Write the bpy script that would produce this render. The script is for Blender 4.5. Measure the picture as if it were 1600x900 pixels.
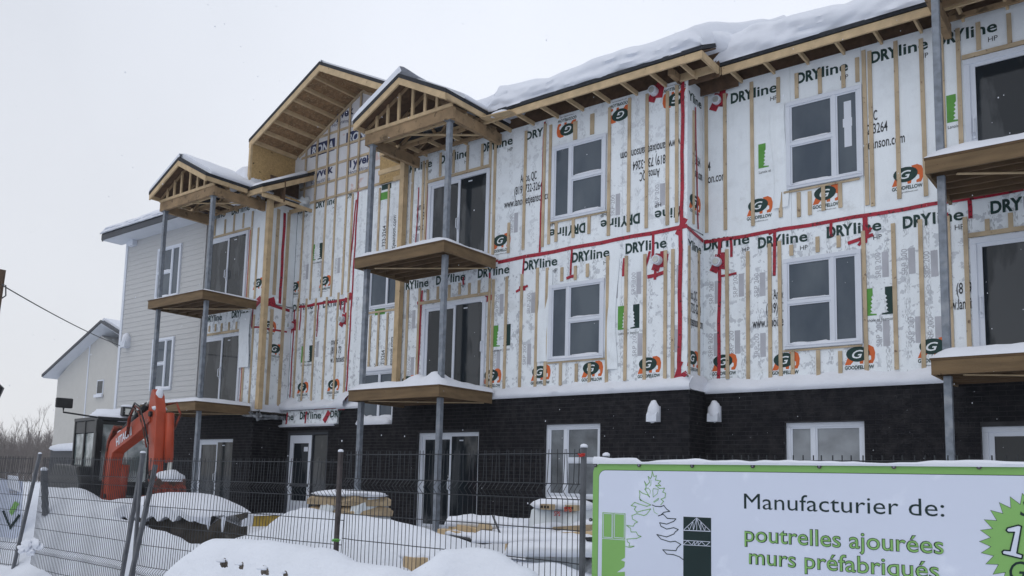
import bpy, math, random
import numpy as np
from mathutils import Vector, Matrix, noise

# ------------------------------------------------------------------ clear
for o in list(bpy.data.objects): bpy.data.objects.remove(o)
SC = bpy.context.scene
COL = SC.collection
random.seed(7)

# ------------------------------------------------------------------ camera
CAM = Vector((0.0, -13.592, 1.6))
FWD = Vector((-0.60987933, 0.78415835, 0.11464241))
RGT = Vector((0.79088746, 0.61144795, 0.0250684))
UPV = Vector((0.05044027, -0.10595794, 0.99309048))
cd = bpy.data.cameras.new('camera')
cam = bpy.data.objects.new('camera', cd)
COL.objects.link(cam)
cam.matrix_world = Matrix(((RGT.x, UPV.x, -FWD.x, CAM.x), (RGT.y, UPV.y, -FWD.y, CAM.y), (RGT.z, UPV.z, -FWD.z, CAM.z), (0, 0, 0, 1)))
cd.sensor_width = 36.0
cd.lens = 1338.44 / 1600 * 36.0
cd.shift_y = (599.4 - 450) / 1600
cd.clip_start = 0.1
cd.clip_end = 3000
SC.camera = cam

# ------------------------------------------------------------------ sky and light (overcast, light snowfall)
w = bpy.data.worlds.new('World'); SC.world = w; w.use_nodes = True
nt = w.node_tree; nt.nodes.clear()
out = nt.nodes.new('ShaderNodeOutputWorld')
sky = nt.nodes.new('ShaderNodeTexSky'); sky.sky_type = 'NISHITA'; sky.sun_disc = False
sky.sun_elevation = math.radians(62); sky.sun_rotation = math.radians(200)
sky.air_density = 1.0; sky.dust_density = 4.0
b1 = nt.nodes.new('ShaderNodeBackground'); b1.inputs[1].default_value = 0.012
nt.links.new(sky.outputs[0], b1.inputs[0])
tc = nt.nodes.new('ShaderNodeTexCoord'); sep = nt.nodes.new('ShaderNodeSeparateXYZ')
nt.links.new(tc.outputs['Generated'], sep.inputs[0])
cr = nt.nodes.new('ShaderNodeValToRGB')
cr.color_ramp.elements[0].position = 0.0; cr.color_ramp.elements[0].color = (0.97, 0.985, 1.02, 1)
cr.color_ramp.elements[1].position = 0.8; cr.color_ramp.elements[1].color = (0.74, 0.79, 0.89, 1)
nt.links.new(sep.outputs[2], cr.inputs[0])
nz = nt.nodes.new('ShaderNodeTexNoise'); nz.inputs['Scale'].default_value = 3.0; nz.inputs['Detail'].default_value = 4
nt.links.new(tc.outputs['Generated'], nz.inputs['Vector'])
mr = nt.nodes.new('ShaderNodeMapRange'); mr.inputs[1].default_value = 0.3; mr.inputs[2].default_value = 0.7
mr.inputs[3].default_value = 0.97; mr.inputs[4].default_value = 1.03
nt.links.new(nz.outputs[0], mr.inputs[0])
b2 = nt.nodes.new('ShaderNodeBackground')
# the cloud is a little thinner and brighter round the hidden sun
vd = nt.nodes.new('ShaderNodeVectorMath'); vd.operation = 'DOT_PRODUCT'; vd.inputs[1].default_value = (-0.427, 0.753, 0.502)
nt.links.new(tc.outputs['Generated'], vd.inputs[0])
m2 = nt.nodes.new('ShaderNodeMapRange'); m2.inputs[1].default_value = 0.83; m2.inputs[2].default_value = 1.0; m2.inputs[3].default_value = 0.845; m2.inputs[4].default_value = 1.065
nt.links.new(vd.outputs['Value'], m2.inputs[0])
mm = nt.nodes.new('ShaderNodeMath'); mm.operation = 'MULTIPLY'; nt.links.new(mr.outputs[0], mm.inputs[0]); nt.links.new(m2.outputs[0], mm.inputs[1])
nt.links.new(cr.outputs[0], b2.inputs[0]); nt.links.new(mm.outputs[0], b2.inputs[1])
ad = nt.nodes.new('ShaderNodeAddShader')
nt.links.new(b1.outputs[0], ad.inputs[0]); nt.links.new(b2.outputs[0], ad.inputs[1]); nt.links.new(ad.outputs[0], out.inputs[0])
ld = bpy.data.lights.new('sun', 'SUN'); ld.energy = 0.5; ld.angle = math.radians(40); ld.color = (1.0, 0.97, 0.93)
sun = bpy.data.objects.new('sun', ld); COL.objects.link(sun)
az = math.radians(200); el = math.radians(62)
sd = Vector((math.sin(az) * math.cos(el), math.cos(az) * math.cos(el), math.sin(el)))
sun.rotation_euler = sd.to_track_quat('Z', 'Y').to_euler()
SC.view_settings.view_transform = 'Standard'; SC.view_settings.look = 'None'
SC.view_settings.exposure = 0.0; SC.view_settings.gamma = 1.0; SC.view_settings.use_curve_mapping = False
SC.cycles.max_bounces = 6

# ------------------------------------------------------------------ surveying: a sight line met with a wall plane or at a distance
def ray(u, v): return RGT * ((u - 800) / 1338.44) - UPV * ((v - 599.4) / 1338.44) + FWD
def at(u, v, Y):
    r = ray(u, v); t = (Y - CAM.y) / r.y
    return CAM.x + r.x * t, CAM.z + r.z * t
def far(u, v, d): return CAM + ray(u, v) * d

# ------------------------------------------------------------------ materials
MATS = {}
def mat(name, color, rough=0.7, var=0.12, scale=6.0, bump=0.0, bscale=40.0, metal=0.0, stretch=None, spec=0.3, color2=None, thr=None, spots=None, coord='Object', alpha=None):
    m = bpy.data.materials.new(name); m.use_nodes = True; n = m.node_tree; P = n.nodes['Principled BSDF']
    P.inputs['Roughness'].default_value = rough; P.inputs['Metallic'].default_value = metal
    P.inputs['Specular IOR Level'].default_value = spec
    t = n.nodes.new('ShaderNodeTexCoord'); v = t.outputs[coord]
    if coord == 'World':
        pass
    if stretch:
        mp = n.nodes.new('ShaderNodeMapping'); mp.inputs['Scale'].default_value = stretch
        n.links.new(v, mp.inputs[0]); v = mp.outputs[0]
    nz = n.nodes.new('ShaderNodeTexNoise'); nz.inputs['Scale'].default_value = scale; nz.inputs['Detail'].default_value = 6
    n.links.new(v, nz.inputs['Vector'])
    r = n.nodes.new('ShaderNodeValToRGB'); lo, hi = (0.3, 0.7) if thr is None else thr
    r.color_ramp.elements[0].position = lo; r.color_ramp.elements[1].position = hi
    c2 = color2 if color2 else tuple(min(1, c * (1 + var)) for c in color); c1 = color if color2 else tuple(c * (1 - var) for c in color)
    r.color_ramp.elements[0].color = (*c1, 1); r.color_ramp.elements[1].color = (*c2, 1)
    n.links.new(nz.outputs[0], r.inputs[0]); col = r.outputs[0]
    if spots:     # (colour, scale, threshold lo, hi)
        sc_, lo2, hi2 = spots[1:4]
        n2 = n.nodes.new('ShaderNodeTexNoise'); n2.inputs['Scale'].default_value = sc_; n2.inputs['Detail'].default_value = spots[4] if len(spots) > 4 else 2
        n.links.new(t.outputs[coord], n2.inputs['Vector'])
        r2 = n.nodes.new('ShaderNodeValToRGB'); r2.color_ramp.elements[0].position = lo2; r2.color_ramp.elements[1].position = hi2
        r2.color_ramp.elements[0].color = (0, 0, 0, 1); r2.color_ramp.elements[1].color = (1, 1, 1, 1)
        n.links.new(n2.outputs[0], r2.inputs[0])
        mx = n.nodes.new('ShaderNodeMixRGB'); mx.inputs[2].default_value = (*spots[0], 1)
        n.links.new(r2.outputs[0], mx.inputs[0]); n.links.new(col, mx.inputs[1]); col = mx.outputs[0]
    n.links.new(col, P.inputs['Base Color'])
    if bump:
        nb = n.nodes.new('ShaderNodeTexNoise'); nb.inputs['Scale'].default_value = bscale; nb.inputs['Detail'].default_value = 5
        n.links.new(v, nb.inputs['Vector'])
        bn = n.nodes.new('ShaderNodeBump'); bn.inputs['Strength'].default_value = bump; bn.inputs['Distance'].default_value = 0.02
        n.links.new(nb.outputs[0], bn.inputs['Height']); n.links.new(bn.outputs[0], P.inputs['Normal'])
    MATS[name] = m
    return m

def world_coords(m):      # let the pattern run on across pieces: use true positions instead of each piece's own
    n = m.node_tree
    g = n.nodes.new('ShaderNodeNewGeometry')
    for l in list(n.links):
        if l.from_node.type == 'TEX_COORD':
            to = l.to_socket; n.links.remove(l); n.links.new(g.outputs['Position'], to)
    return m
W = world_coords
snow = W(mat('snow', (0.69, 0.72, 0.785), 0.65, 0.03, 3, bump=0.5, bscale=9, spec=0.2))
snow_g = W(mat('ground_snow', (0.69, 0.725, 0.79), 0.7, 0.05, 2, bump=0.8, bscale=14, spec=0.2, spots=((0.42, 0.40, 0.38), 45, 0.745, 0.78, 2)))
lumber = W(mat('pale_lumber', (0.50, 0.375, 0.225), 0.75, 0.16, 5, bump=0.15, bscale=60, stretch=(1, 1, 1), spots=((0.22, 0.14, 0.08), 16, 0.70, 0.76)))
strap = W(mat('strapping', (0.47, 0.375, 0.255), 0.8, 0.22, 2.6, bump=0.2, bscale=60, spots=((0.17, 0.12, 0.08), 13, 0.66, 0.74, 3)))
treated = W(mat('treated_lumber', (0.150, 0.100, 0.052), 0.75, 0.25, 3, bump=0.2, bscale=50, stretch=(0.6, 1, 4), spots=((0.09, 0.055, 0.03), 14, 0.68, 0.74)))
treated_dark = W(mat('treated_joists', (0.11, 0.068, 0.036), 0.8, 0.2, 4, bump=0.2, bscale=50))
roofwood = W(mat('shade_darkened_framing', (0.27, 0.185, 0.105), 0.8, 0.25, 4, bump=0.2, bscale=50, spots=((0.10, 0.07, 0.04), 7, 0.6, 0.72)))  # framing wood darkened so its colour carries the truss interior's shade
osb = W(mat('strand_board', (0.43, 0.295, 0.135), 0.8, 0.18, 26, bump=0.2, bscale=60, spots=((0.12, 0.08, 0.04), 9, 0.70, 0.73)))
osb_dark = W(mat('strand_board_deep_shade', (0.105, 0.062, 0.036), 0.85, 0.3, 9, bump=0.2, bscale=60))  # strand board with the shade under the eaves put into its colour
osb_mid = W(mat('strand_board_mid_shade', (0.25, 0.15, 0.075), 0.85, 0.3, 9, bump=0.2, bscale=60, spots=((0.34, 0.25, 0.15), 24, 0.55, 0.7)))  # strand board toned partway down for the shade below the big gable
steel = W(mat('galvanised_steel', (0.19, 0.215, 0.25), 0.5, 0.25, 9, metal=0.25, spots=((0.30, 0.32, 0.35), 5, 0.55, 0.75, 5)))
def sheathing(name, amount):
    """white coated board: faint leaf-like grey print, columns of tiny lettering too small to read, brown site dirt"""
    m = bpy.data.materials.new(name); m.use_nodes = True; n = m.node_tree; P = n.nodes['Principled BSDF']; P.inputs['Roughness'].default_value = 0.5; P.inputs['Specular IOR Level'].default_value = 0.3
    g = n.nodes.new('ShaderNodeNewGeometry'); pos = g.outputs['Position']
    def noise_(sc, det, vec=None, rough=0.5):
        k = n.nodes.new('ShaderNodeTexNoise'); k.inputs['Scale'].default_value = sc; k.inputs['Detail'].default_value = det; k.inputs['Roughness'].default_value = rough; n.links.new(vec or pos, k.inputs['Vector']); return k.outputs[0]
    def ramp(v, a, b, fa=0, fb=1):
        k = n.nodes.new('ShaderNodeMapRange'); k.inputs[1].default_value = a; k.inputs[2].default_value = b; k.inputs[3].default_value = fa; k.inputs[4].default_value = fb; n.links.new(v, k.inputs[0]); return k.outputs[0]
    def mix(f, a, b):
        k = n.nodes.new('ShaderNodeMixRGB'); n.links.new(f, k.inputs[0])
        for q, w_ in ((1, a), (2, b)):
            if isinstance(w_, tuple): k.inputs[q].default_value = (*w_, 1)
            else: n.links.new(w_, k.inputs[q])
        return k.outputs[0]
    def math_(op, a, b=None):
        k = n.nodes.new('ShaderNodeMath'); k.operation = op; n.links.new(a, k.inputs[0])
        if isinstance(b, (int, float)): k.inputs[1].default_value = b
        elif b is not None: n.links.new(b, k.inputs[1])
        return k.outputs[0]
    col = mix(ramp(noise_(1.2, 3), .3, .7), (0.76, 0.81, 0.85), (0.80, 0.85, 0.885))
    if amount > 0:
        leaf = math_('MULTIPLY', ramp(noise_(8.0, 3, rough=.6),  .555, .585), ramp(noise_(1.9, 2), .42, .50))
        col = mix(math_('MULTIPLY', leaf, amount * .65), col, (0.36, 0.385, 0.43))
        sp_ = n.nodes.new('ShaderNodeSeparateXYZ'); n.links.new(pos, sp_.inputs[0])
        cm = n.nodes.new('ShaderNodeCombineXYZ'); n.links.new(math_('MULTIPLY', sp_.outputs[0], 75.0), cm.inputs[0]); n.links.new(math_('MULTIPLY', sp_.outputs[2], 16.0), cm.inputs[1])
        tiny = ramp(noise_(1.0, 1, cm.outputs[0]), .50, .54)
        band = ramp(math_('SINE', math_('MULTIPLY', sp_.outputs[0], 5.19 * 4)), .55, .65)
        zone = ramp(noise_(2.7, 1), .46, .49)
        col = mix(math_('MULTIPLY', math_('MULTIPLY', math_('MULTIPLY', tiny, band), zone), 0.75 * amount), col, (0.33, 0.35, 0.38))
    dirt = math_('MULTIPLY', ramp(noise_(2.6, 8, rough=.7), .56, .78), ramp(noise_(.7, 2), .42, .62, .05, 0.5))
    col = mix(dirt, col, (0.30, 0.29, 0.26))
    soft = math_('MULTIPLY', ramp(noise_(3.2, 5, rough=.6), .50, .70), .22); col = mix(soft, col, (0.47, 0.50, 0.53))
    n.links.new(col, P.inputs['Base Color'])
    st = n.nodes.new('ShaderNodeMapping'); st.inputs['Scale'].default_value = (3.5, 3.5, 0.9); n.links.new(pos, st.inputs[0])
    bn = n.nodes.new('ShaderNodeBump'); bn.inputs['Strength'].default_value = .75; bn.inputs['Distance'].default_value = .03; n.links.new(noise_(1.6, 4, st.outputs[0]), bn.inputs['Height']); n.links.new(bn.outputs[0], P.inputs['Normal'])
    return m
plain = sheathing('plain_sheathing', 0.0)
camo = sheathing('printed_sheathing', 0.9)
camo2 = sheathing('faint_printed_sheathing', 0.5)
film = W(mat('plastic_film', (0.56, 0.60, 0.63), 0.4, 0.08, 3, bump=0.5, bscale=5))
tyvek = W(mat('house_wrap', (0.66, 0.67, 0.70), 0.6, 0.05, 2, bump=0.2, bscale=6, spots=((0.60, 0.46, 0.44), 2.2, 0.64, 0.68, 3)))
ink = W(mat('dark_print', (0.012, 0.040, 0.036), 0.6, 0.2, 4))
ink_grey = W(mat('grey_print', (0.41, 0.42, 0.46), 0.6, 0.1, 4))
ink_blk = W(mat('black_print', (0.028, 0.031, 0.036), 0.6, 0.2, 4))
orange_p = W(mat('orange_print', (0.60, 0.13, 0.035), 0.6, 0.1, 4))
signw0 = W(mat('white_print', (0.72, 0.77, 0.80), 0.6, 0.02, 4))
green_p = W(mat('green_print', (0.10, 0.30, 0.055), 0.6, 0.1, 4))
navy = W(mat('navy_print', (0.025, 0.035, 0.10), 0.6, 0.1, 4))
tape = W(mat('red_tape', (0.34, 0.018, 0.038), 0.4, 0.15, 3, spots=((0.09, 0.012, 0.02), 22, 0.60, 0.66, 1)))
brickm = W(mat('black_brick', (0.011, 0.011, 0.014), 0.85, 0.45, 7, bump=0.35, bscale=90, color2=(0.034, 0.033, 0.035), thr=(0.42, 0.80), spec=0.12, spots=((0.20, 0.21, 0.23), 14, 0.72, 0.80, 6)))
mortar = W(mat('dark_mortar', (0.036, 0.036, 0.039), 0.9, 0.3, 8))
vinyl = W(mat('white_vinyl', (0.62, 0.66, 0.73), 0.45, 0.03, 3))
glass = W(mat('window_glass', (0.040, 0.060, 0.086), 0.06, 0.15, 1.4, spec=0.45, color2=(0.085, 0.108, 0.132), thr=(0.38, 0.66), stretch=(1, 1, .5)))  # uneven tone puts vague reflections into the pane colour
filmg = W(mat('glass_behind_film', (0.13, 0.145, 0.16), 0.25, 0.5, 2.4, spec=0.4, bump=0.3, bscale=4))
filmg2 = W(mat('cloudy_film', (0.24, 0.26, 0.28), 0.3, 0.3, 2.4, spec=0.4, bump=0.4, bscale=4))
glass_d = W(mat('door_glass', (0.014, 0.019, 0.024), 0.05, 0.5, 1.3, spec=0.4, color2=(0.050, 0.056, 0.062), thr=(0.50, 0.56), stretch=(1.6, 1.6, .45)))  # lighter patches paint in reflections and curtain-like shapes
siding = W(mat('lap_siding', (0.47, 0.475, 0.475), 0.6, 0.04, 4, bump=0.15, bscale=30, stretch=(0.4, 1, 8)))
stucco = W(mat('pale_siding', (0.50, 0.495, 0.47), 0.7, 0.03, 3, bump=0.1, bscale=10))
shingle = W(mat('dark_roof_edge', (0.025, 0.028, 0.034), 0.8, 0.3, 20, bump=0.4, bscale=60))
greyalu = W(mat('grey_aluminium_fascia', (0.050, 0.055, 0.066), 0.5, 0.1, 3))
soff = W(mat('white_soffit', (0.60, 0.63, 0.68), 0.6, 0.04, 3))
dark = W(mat('dark_void', (0.022, 0.017, 0.014), 0.9, 0.3, 3))
black = W(mat('black_paint', (0.018, 0.020, 0.022), 0.4, 0.3, 5))
rubber = W(mat('rubber', (0.02, 0.02, 0.02), 0.8, 0.3, 8))
orange = W(mat('orange_paint', (0.36, 0.058, 0.026), 0.42, 0.16, 3, bump=0.1, bscale=20, spots=((0.18, 0.05, 0.03), 9, 0.66, 0.74)))
rust = W(mat('worn_orange_paint', (0.22, 0.045, 0.027), 0.6, 0.35, 12, spots=((0.07, 0.035, 0.025), 8, 0.5, 0.6)))
chrome = W(mat('lamp_glass', (0.5, 0.52, 0.5), 0.2, 0.1, 5, metal=0.3))
wirem = W(mat('grey_fence_wire', (0.030, 0.034, 0.040), 0.5, 0.2, 5))
postm = W(mat('grey_fence_post', (0.105, 0.112, 0.125), 0.55, 0.25, 8))
rustm = W(mat('rusty_steel', (0.060, 0.052, 0.052), 0.8, 0.5, 9))
signw = W(mat('sign_white', (0.61, 0.66, 0.78), 0.35, 0.03, 1.3, spec=0.4, bump=0.08, bscale=1.5, spots=((0.70, 0.75, 0.86), 7, 0.60, 0.74, 6)))
signg = W(mat('sign_green', (0.215, 0.43, 0.125), 0.4, 0.03, 3))
signd = W(mat('sign_dark', (0.006, 0.022, 0.022), 0.4, 0.2, 3))
soil = W(mat('frozen_soil', (0.055, 0.048, 0.040), 0.95, 0.5, 5, bump=0.8, bscale=8, spots=((0.22, 0.21, 0.20), 4, 0.62, 0.75)))
membrane = W(mat('torn_grey_membrane', (0.20, 0.215, 0.235), 0.5, 0.6, 9, bump=0.6, bscale=18))
stonem = W(mat('grey_brown_stone', (0.13, 0.11, 0.09), 0.9, 0.4, 8, bump=0.6, bscale=20))
insul = W(mat('yellow_insulation', (0.34, 0.24, 0.05), 0.9, 0.2, 8, bump=0.3, bscale=20))
barkm = W(mat('grey_bark', (0.13, 0.115, 0.105), 0.9, 0.3, 4))
polem = W(mat('brown_pole', (0.12, 0.085, 0.06), 0.9, 0.3, 4))
redm = W(mat('red_plastic', (0.42, 0.03, 0.025), 0.5, 0.1, 4))
cable = W(mat('black_cable', (0.07, 0.072, 0.078), 0.6, 0.1, 4))
tan = W(mat('tan_board', (0.36, 0.28, 0.18), 0.8, 0.25, 4, bump=0.4, bscale=8))
pinkm = W(mat('gap_foam', (0.45, 0.14, 0.10), 0.8, 0.3, 8))
cmu = W(mat('foundation_grey', (0.075, 0.078, 0.085), 0.9, 0.1, 4))

# ------------------------------------------------------------------ geometry helpers
class MB:
    def __init__(s): s.v = []; s.f = []
    def add(s, vs, fs):
        k = len(s.v); s.v += [tuple(p) for p in vs]; s.f += [tuple(i + k for i in f) for f in fs]; return s
    def box(s, x0, x1, y0, y1, z0, z1):
        return s.add([(x0, y0, z0), (x1, y0, z0), (x1, y1, z0), (x0, y1, z0), (x0, y0, z1), (x1, y0, z1), (x1, y1, z1), (x0, y1, z1)],
                     [(0, 3, 2, 1), (4, 5, 6, 7), (0, 1, 5, 4), (1, 2, 6, 5), (2, 3, 7, 6), (3, 0, 4, 7)])
    def beam(s, a, b, wd, ht, up=(0, 0, 1)):      # box from a to b, wd across, ht along up
        a = Vector(a); b = Vector(b); d = (b - a).normalized(); u = Vector(up)
        r = d.cross(u)
        if r.length < 1e-4: r = d.cross(Vector((1, 0, 0)))
        r.normalize(); u = r.cross(d).normalized(); r *= wd / 2; u *= ht / 2
        return s.add([a - r - u, a + r - u, a + r + u, a - r + u, b - r - u, b + r - u, b + r + u, b - r + u],
                     [(0, 3, 2, 1), (4, 5, 6, 7), (0, 1, 5, 4), (1, 2, 6, 5), (2, 3, 7, 6), (3, 0, 4, 7)])
    def tube(s, pts, r, n=6, caps=True):
        pts = [Vector(p) for p in pts]; rs = r if isinstance(r, (list, tuple)) else [r] * len(pts)
        prev = None; base = len(s.v); ring = []
        for i, p in enumerate(pts):
            d = (pts[min(i + 1, len(pts) - 1)] - pts[max(i - 1, 0)]).normalized()
            if prev is None:
                x = d.cross(Vector((0, 0, 1)));
                if x.length < 1e-3: x = d.cross(Vector((1, 0, 0)))
            else:
                x = prev - d * prev.dot(d)
            x.normalize(); prev = x; y = d.cross(x)
            for k in range(n):
                a = 2 * math.pi * k / n
                s.v.append(tuple(p + (x * math.cos(a) + y * math.sin(a)) * rs[i]))
        for i in range(len(pts) - 1):
            for k in range(n):
                a = base + i * n + k; b = base + i * n + (k + 1) % n
                s.f.append((a, b, b + n, a + n))
        if caps:
            s.f.append(tuple(base + k for k in reversed(range(n)))); e = base + (len(pts) - 1) * n
            s.f.append(tuple(e + k for k in range(n)))
        return s
    def prism(s, poly, ax, a0, a1):      # poly of 2-D points, extruded along axis ax
        def P(p, a):
            return {'x': (a, p[0], p[1]), 'y': (p[0], a, p[1]), 'z': (p[0], p[1], a)}[ax]
        n = len(poly)
        return s.add([P(p, a0) for p in poly] + [P(p, a1) for p in poly],
                     [tuple(range(n)), tuple(range(2 * n - 1, n - 1, -1))] + [(i, (i + 1) % n + 0, (i + 1) % n + n, i + n)[::-1] for i in range(n)])
    def blob(s, c, rx, ry, rz, seed=0, nseg=14, nring=8, amp=0.2, flat=True):
        c = Vector(c); base = len(s.v)
        for i in range(nring + 1):
            t = math.pi * i / nring
            for k in range(nseg):
                a = 2 * math.pi * k / nseg
                d = Vector((math.sin(t) * math.cos(a), math.sin(t) * math.sin(a), math.cos(t)))
                f = 1 + amp * noise.noise(d * 1.7 + Vector((seed * 7.3, 0, 0)))
                z = d.z * f
                if flat: z = max(z, -0.35)
                s.v.append((c.x + d.x * f * rx, c.y + d.y * f * ry, c.z + z * rz))
        for i in range(nring):
            for k in range(nseg):
                a = base + i * nseg + k; b = base + i * nseg + (k + 1) % nseg
                s.f.append((a, a + nseg, b + nseg, b))
        return s
    def rough_box(s, a, b, wd, ht, amp=0.03, seed=0, n=14, m=4):      # a lumpy bar from a to b, wd across, ht high, standing on its lower face
        a = Vector(a); b = Vector(b); d = b - a; L = d.length; d.normalize(); r = Vector((d.y, -d.x, 0)).normalized(); base = len(s.v)
        prof = [(-.5, 0), (-.52, .45), (-.44, .86), (-.2, 1.0), (.1, 1.02), (.40, .9), (.52, .5), (.5, 0)]; K = len(prof)
        for i in range(n + 1):
            t = i / n; e = min(1, .55 + 6 * min(t, 1 - t))
            for (p, q) in prof:
                c = a.lerp(b, t) + r * (p * wd * e) + Vector((0, 0, q * ht * e))
                f = amp * noise.noise(Vector((t * L * 3.1, p * 3, q * 2 + seed))) + amp * .5 * noise.noise(Vector((t * L * 9, p * 7, q * 5 + seed)))
                c += (r * p + Vector((0, 0, q))).normalized() * f if (p or q) else Vector((0, 0, 0)); s.v.append(tuple(c))
        for i in range(n):
            for q in range(K): k = base + i * K; s.f.append((k + q, k + K + q, k + K + (q + 1) % K, k + (q + 1) % K))
        s.f.append(tuple(base + q for q in reversed(range(K)))); s.f.append(tuple(base + n * K + q for q in range(K)))
        return s
    def mesh(s, name, off=(0, 0, 0)):
        me = bpy.data.meshes.new(name)
        me.from_pydata([(x - off[0], y - off[1], z - off[2]) for x, y, z in s.v], [], s.f); me.update()
        return me

def root_off(p):
    o = Vector((0, 0, 0))
    while p is not None: o += p.location; p = p.parent
    return o
def part(name, mb, m, parent=None, smooth=False, bevel=0, fix=False, kind=None, label=None):
    off = root_off(parent)
    me = mb.mesh(name, off) if isinstance(mb, MB) else mb
    if isinstance(mb, MB) and m: me.materials.append(m)
    if fix or bevel:
        import bmesh
        bm = bmesh.new(); bm.from_mesh(me)
        if fix: bmesh.ops.remove_doubles(bm, verts=bm.verts, dist=1e-4)
        bmesh.ops.recalc_face_normals(bm, faces=bm.faces)
        bm.to_mesh(me); bm.free()
    if smooth:
        me.shade_smooth()
        if fix: me.set_sharp_from_angle(angle=math.radians(62))
    o = bpy.data.objects.new(name, me); COL.objects.link(o)
    if parent is not None: o.parent = parent
    if bevel:
        b = o.modifiers.new('bevel', 'BEVEL'); b.width = bevel; b.segments = 2; b.limit_method = 'ANGLE'
    if kind: o['kind'] = kind
    if label: o['label'] = label
    return o
def thing(name, label, cat, loc=(0, 0, 0), group=None):
    o = bpy.data.objects.new(name, None); COL.objects.link(o); o.location = loc; o.empty_display_size = 0.3
    o['label'] = label; o['category'] = cat
    if group: o['group'] = group
    return o
def tag(o, label, cat=None, group=None, kind=None):
    o['label'] = label
    if cat: o['category'] = cat
    if group: o['group'] = group
    if kind: o['kind'] = kind
    return o
UNIT = {}
def piece(name, x, y, z, sx, sy, sz, m, parent, rot=None, label=None):      # box centred at x,y,z; alike pieces share one mesh
    key = (name, round(sx, 3), round(sy, 3), round(sz, 3), m.name)
    if key not in UNIT:
        b = MB().box(-sx / 2, sx / 2, -sy / 2, sy / 2, -sz / 2, sz / 2); me = b.mesh(name); me.materials.append(m); UNIT[key] = me
    o = bpy.data.objects.new(name, UNIT[key]); COL.objects.link(o); o.parent = parent
    o.location = Vector((x, y, z)) - root_off(parent)
    if rot: o.rotation_euler = rot
    if label: o['label'] = label
    return o

# lettering: flat print cut from the built-in type, cached per word
TXT = {}
def text_mesh(s, m, bold=0.0, res=3, shear=0.0):
    key = (s, m.name, bold, shear)
    if key in TXT: return TXT[key]
    c = bpy.data.curves.new('lettering', 'FONT'); c.body = s; c.size = 1; c.offset = bold; c.resolution_u = res; c.shear = shear
    o = bpy.data.objects.new('lettering', c); COL.objects.link(o)
    dg = bpy.context.evaluated_depsgraph_get(); dg.update()
    me = bpy.data.meshes.new_from_object(o.evaluated_get(dg)); bpy.data.objects.remove(o)
    me.materials.clear(); me.materials.append(m)
    xs = [v.co.x for v in me.vertices]; ys = [v.co.y for v in me.vertices]
    r = (me, min(xs), max(xs), min(ys), max(ys)); TXT[key] = r
    return r
LK = [0]
def lettering(s, x, y, z, width, height, m, parent, bold=0.0, face='y', flip=False, quarter=False, name='lettering', shear=0.0, caps=0.72):
    """left end of the baseline at x,z on the plane y (or on plane x facing +x when face='x'); width overall, height of a capital"""
    me, x0, x1, y0, y1 = text_mesh(s, m, bold, shear=shear)
    sx = width / (x1 - x0); sy = height / caps
    LK[0] += 1
    if parent is B:
        if face == 'y': y -= .0003 * (LK[0] % 7)
        else: x += .0003 * (LK[0] % 7)
    o = bpy.data.objects.new(name, me); COL.objects.link(o); o.parent = parent
    M = Matrix.Diagonal((sx, sy, 1, 1)) @ Matrix.Translation((-x0, 0, 0))
    if flip: M = Matrix.Rotation(math.pi, 4, 'Z') @ M
    if quarter: M = Matrix.Rotation(math.pi / 2, 4, 'Z') @ M
    M = Matrix.Rotation(math.pi / 2, 4, 'X') @ M
    if face == 'x': M = Matrix.Rotation(math.pi / 2, 4, 'Z') @ M
    o.matrix_local = Matrix.Translation(Vector((x, y, z)) - root_off(parent)) @ M
    return o

# ================================================================== the ground: one sheet of snow with banks
def seg_ridges(pts, wd): return [(Vector(pts[i]), Vector(pts[i + 1]), wd) for i in range(len(pts) - 1)]
RID = []
RID += seg_ridges([far(-40, 748, 13.9), far(60, 762, 13.6), far(120, 762, 13.2), far(151, 779, 12.9), far(185, 781, 12.6), far(233, 777, 12.2), far(262, 786, 12)], 0.85)
RID += seg_ridges([far(120, 800, 12.2), far(190, 812, 11.4), far(230, 822, 10.7), far(262, 834, 10.4), far(290, 846, 10.1), far(330, 856, 9.9), far(350, 874, 9.7)], 0.42)
RID += seg_ridges([far(392, 838, 10.4), far(440, 818, 9.8), far(466, 802, 9.4), far(485, 794, 9.2), far(520, 799, 9.1), far(560, 805, 9), far(600, 813, 8.9), far(650, 824, 8.8), far(700, 840, 8.6), far(740, 858, 8.4), far(860, 880, 7.8)], 0.70)
RID += seg_ridges([far(322, 862, 5.9), far(345, 844, 5.9), far(380, 839, 5.8), far(430, 849, 5.6), far(470, 858, 5.5), far(540, 873, 5.3), far(600, 892, 5.1), far(690, 915, 5)], 0.60)
RID += seg_ridges([far(670, 886, 5.2), far(705, 862, 5.2), far(735, 855, 5.2), far(775, 864, 5.1), far(815, 888, 5)], 0.42)
HOL = []
for u, v, d, hr, hd_ in ((352, 884, 5.15, .085, .13), (378, 887, 5.02, .08, .09), (366, 866, 5.35, .10, .06), (413, 893, 4.95, .09, .12), (446, 898, 4.85, .07, .07), (720, 880, 4.9, .2, .05), (330, 880, 5.3, .16, .07)):
    p_ = far(u, v, d); HOL.append((p_.x, p_.y, hr, hd_))
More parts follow.
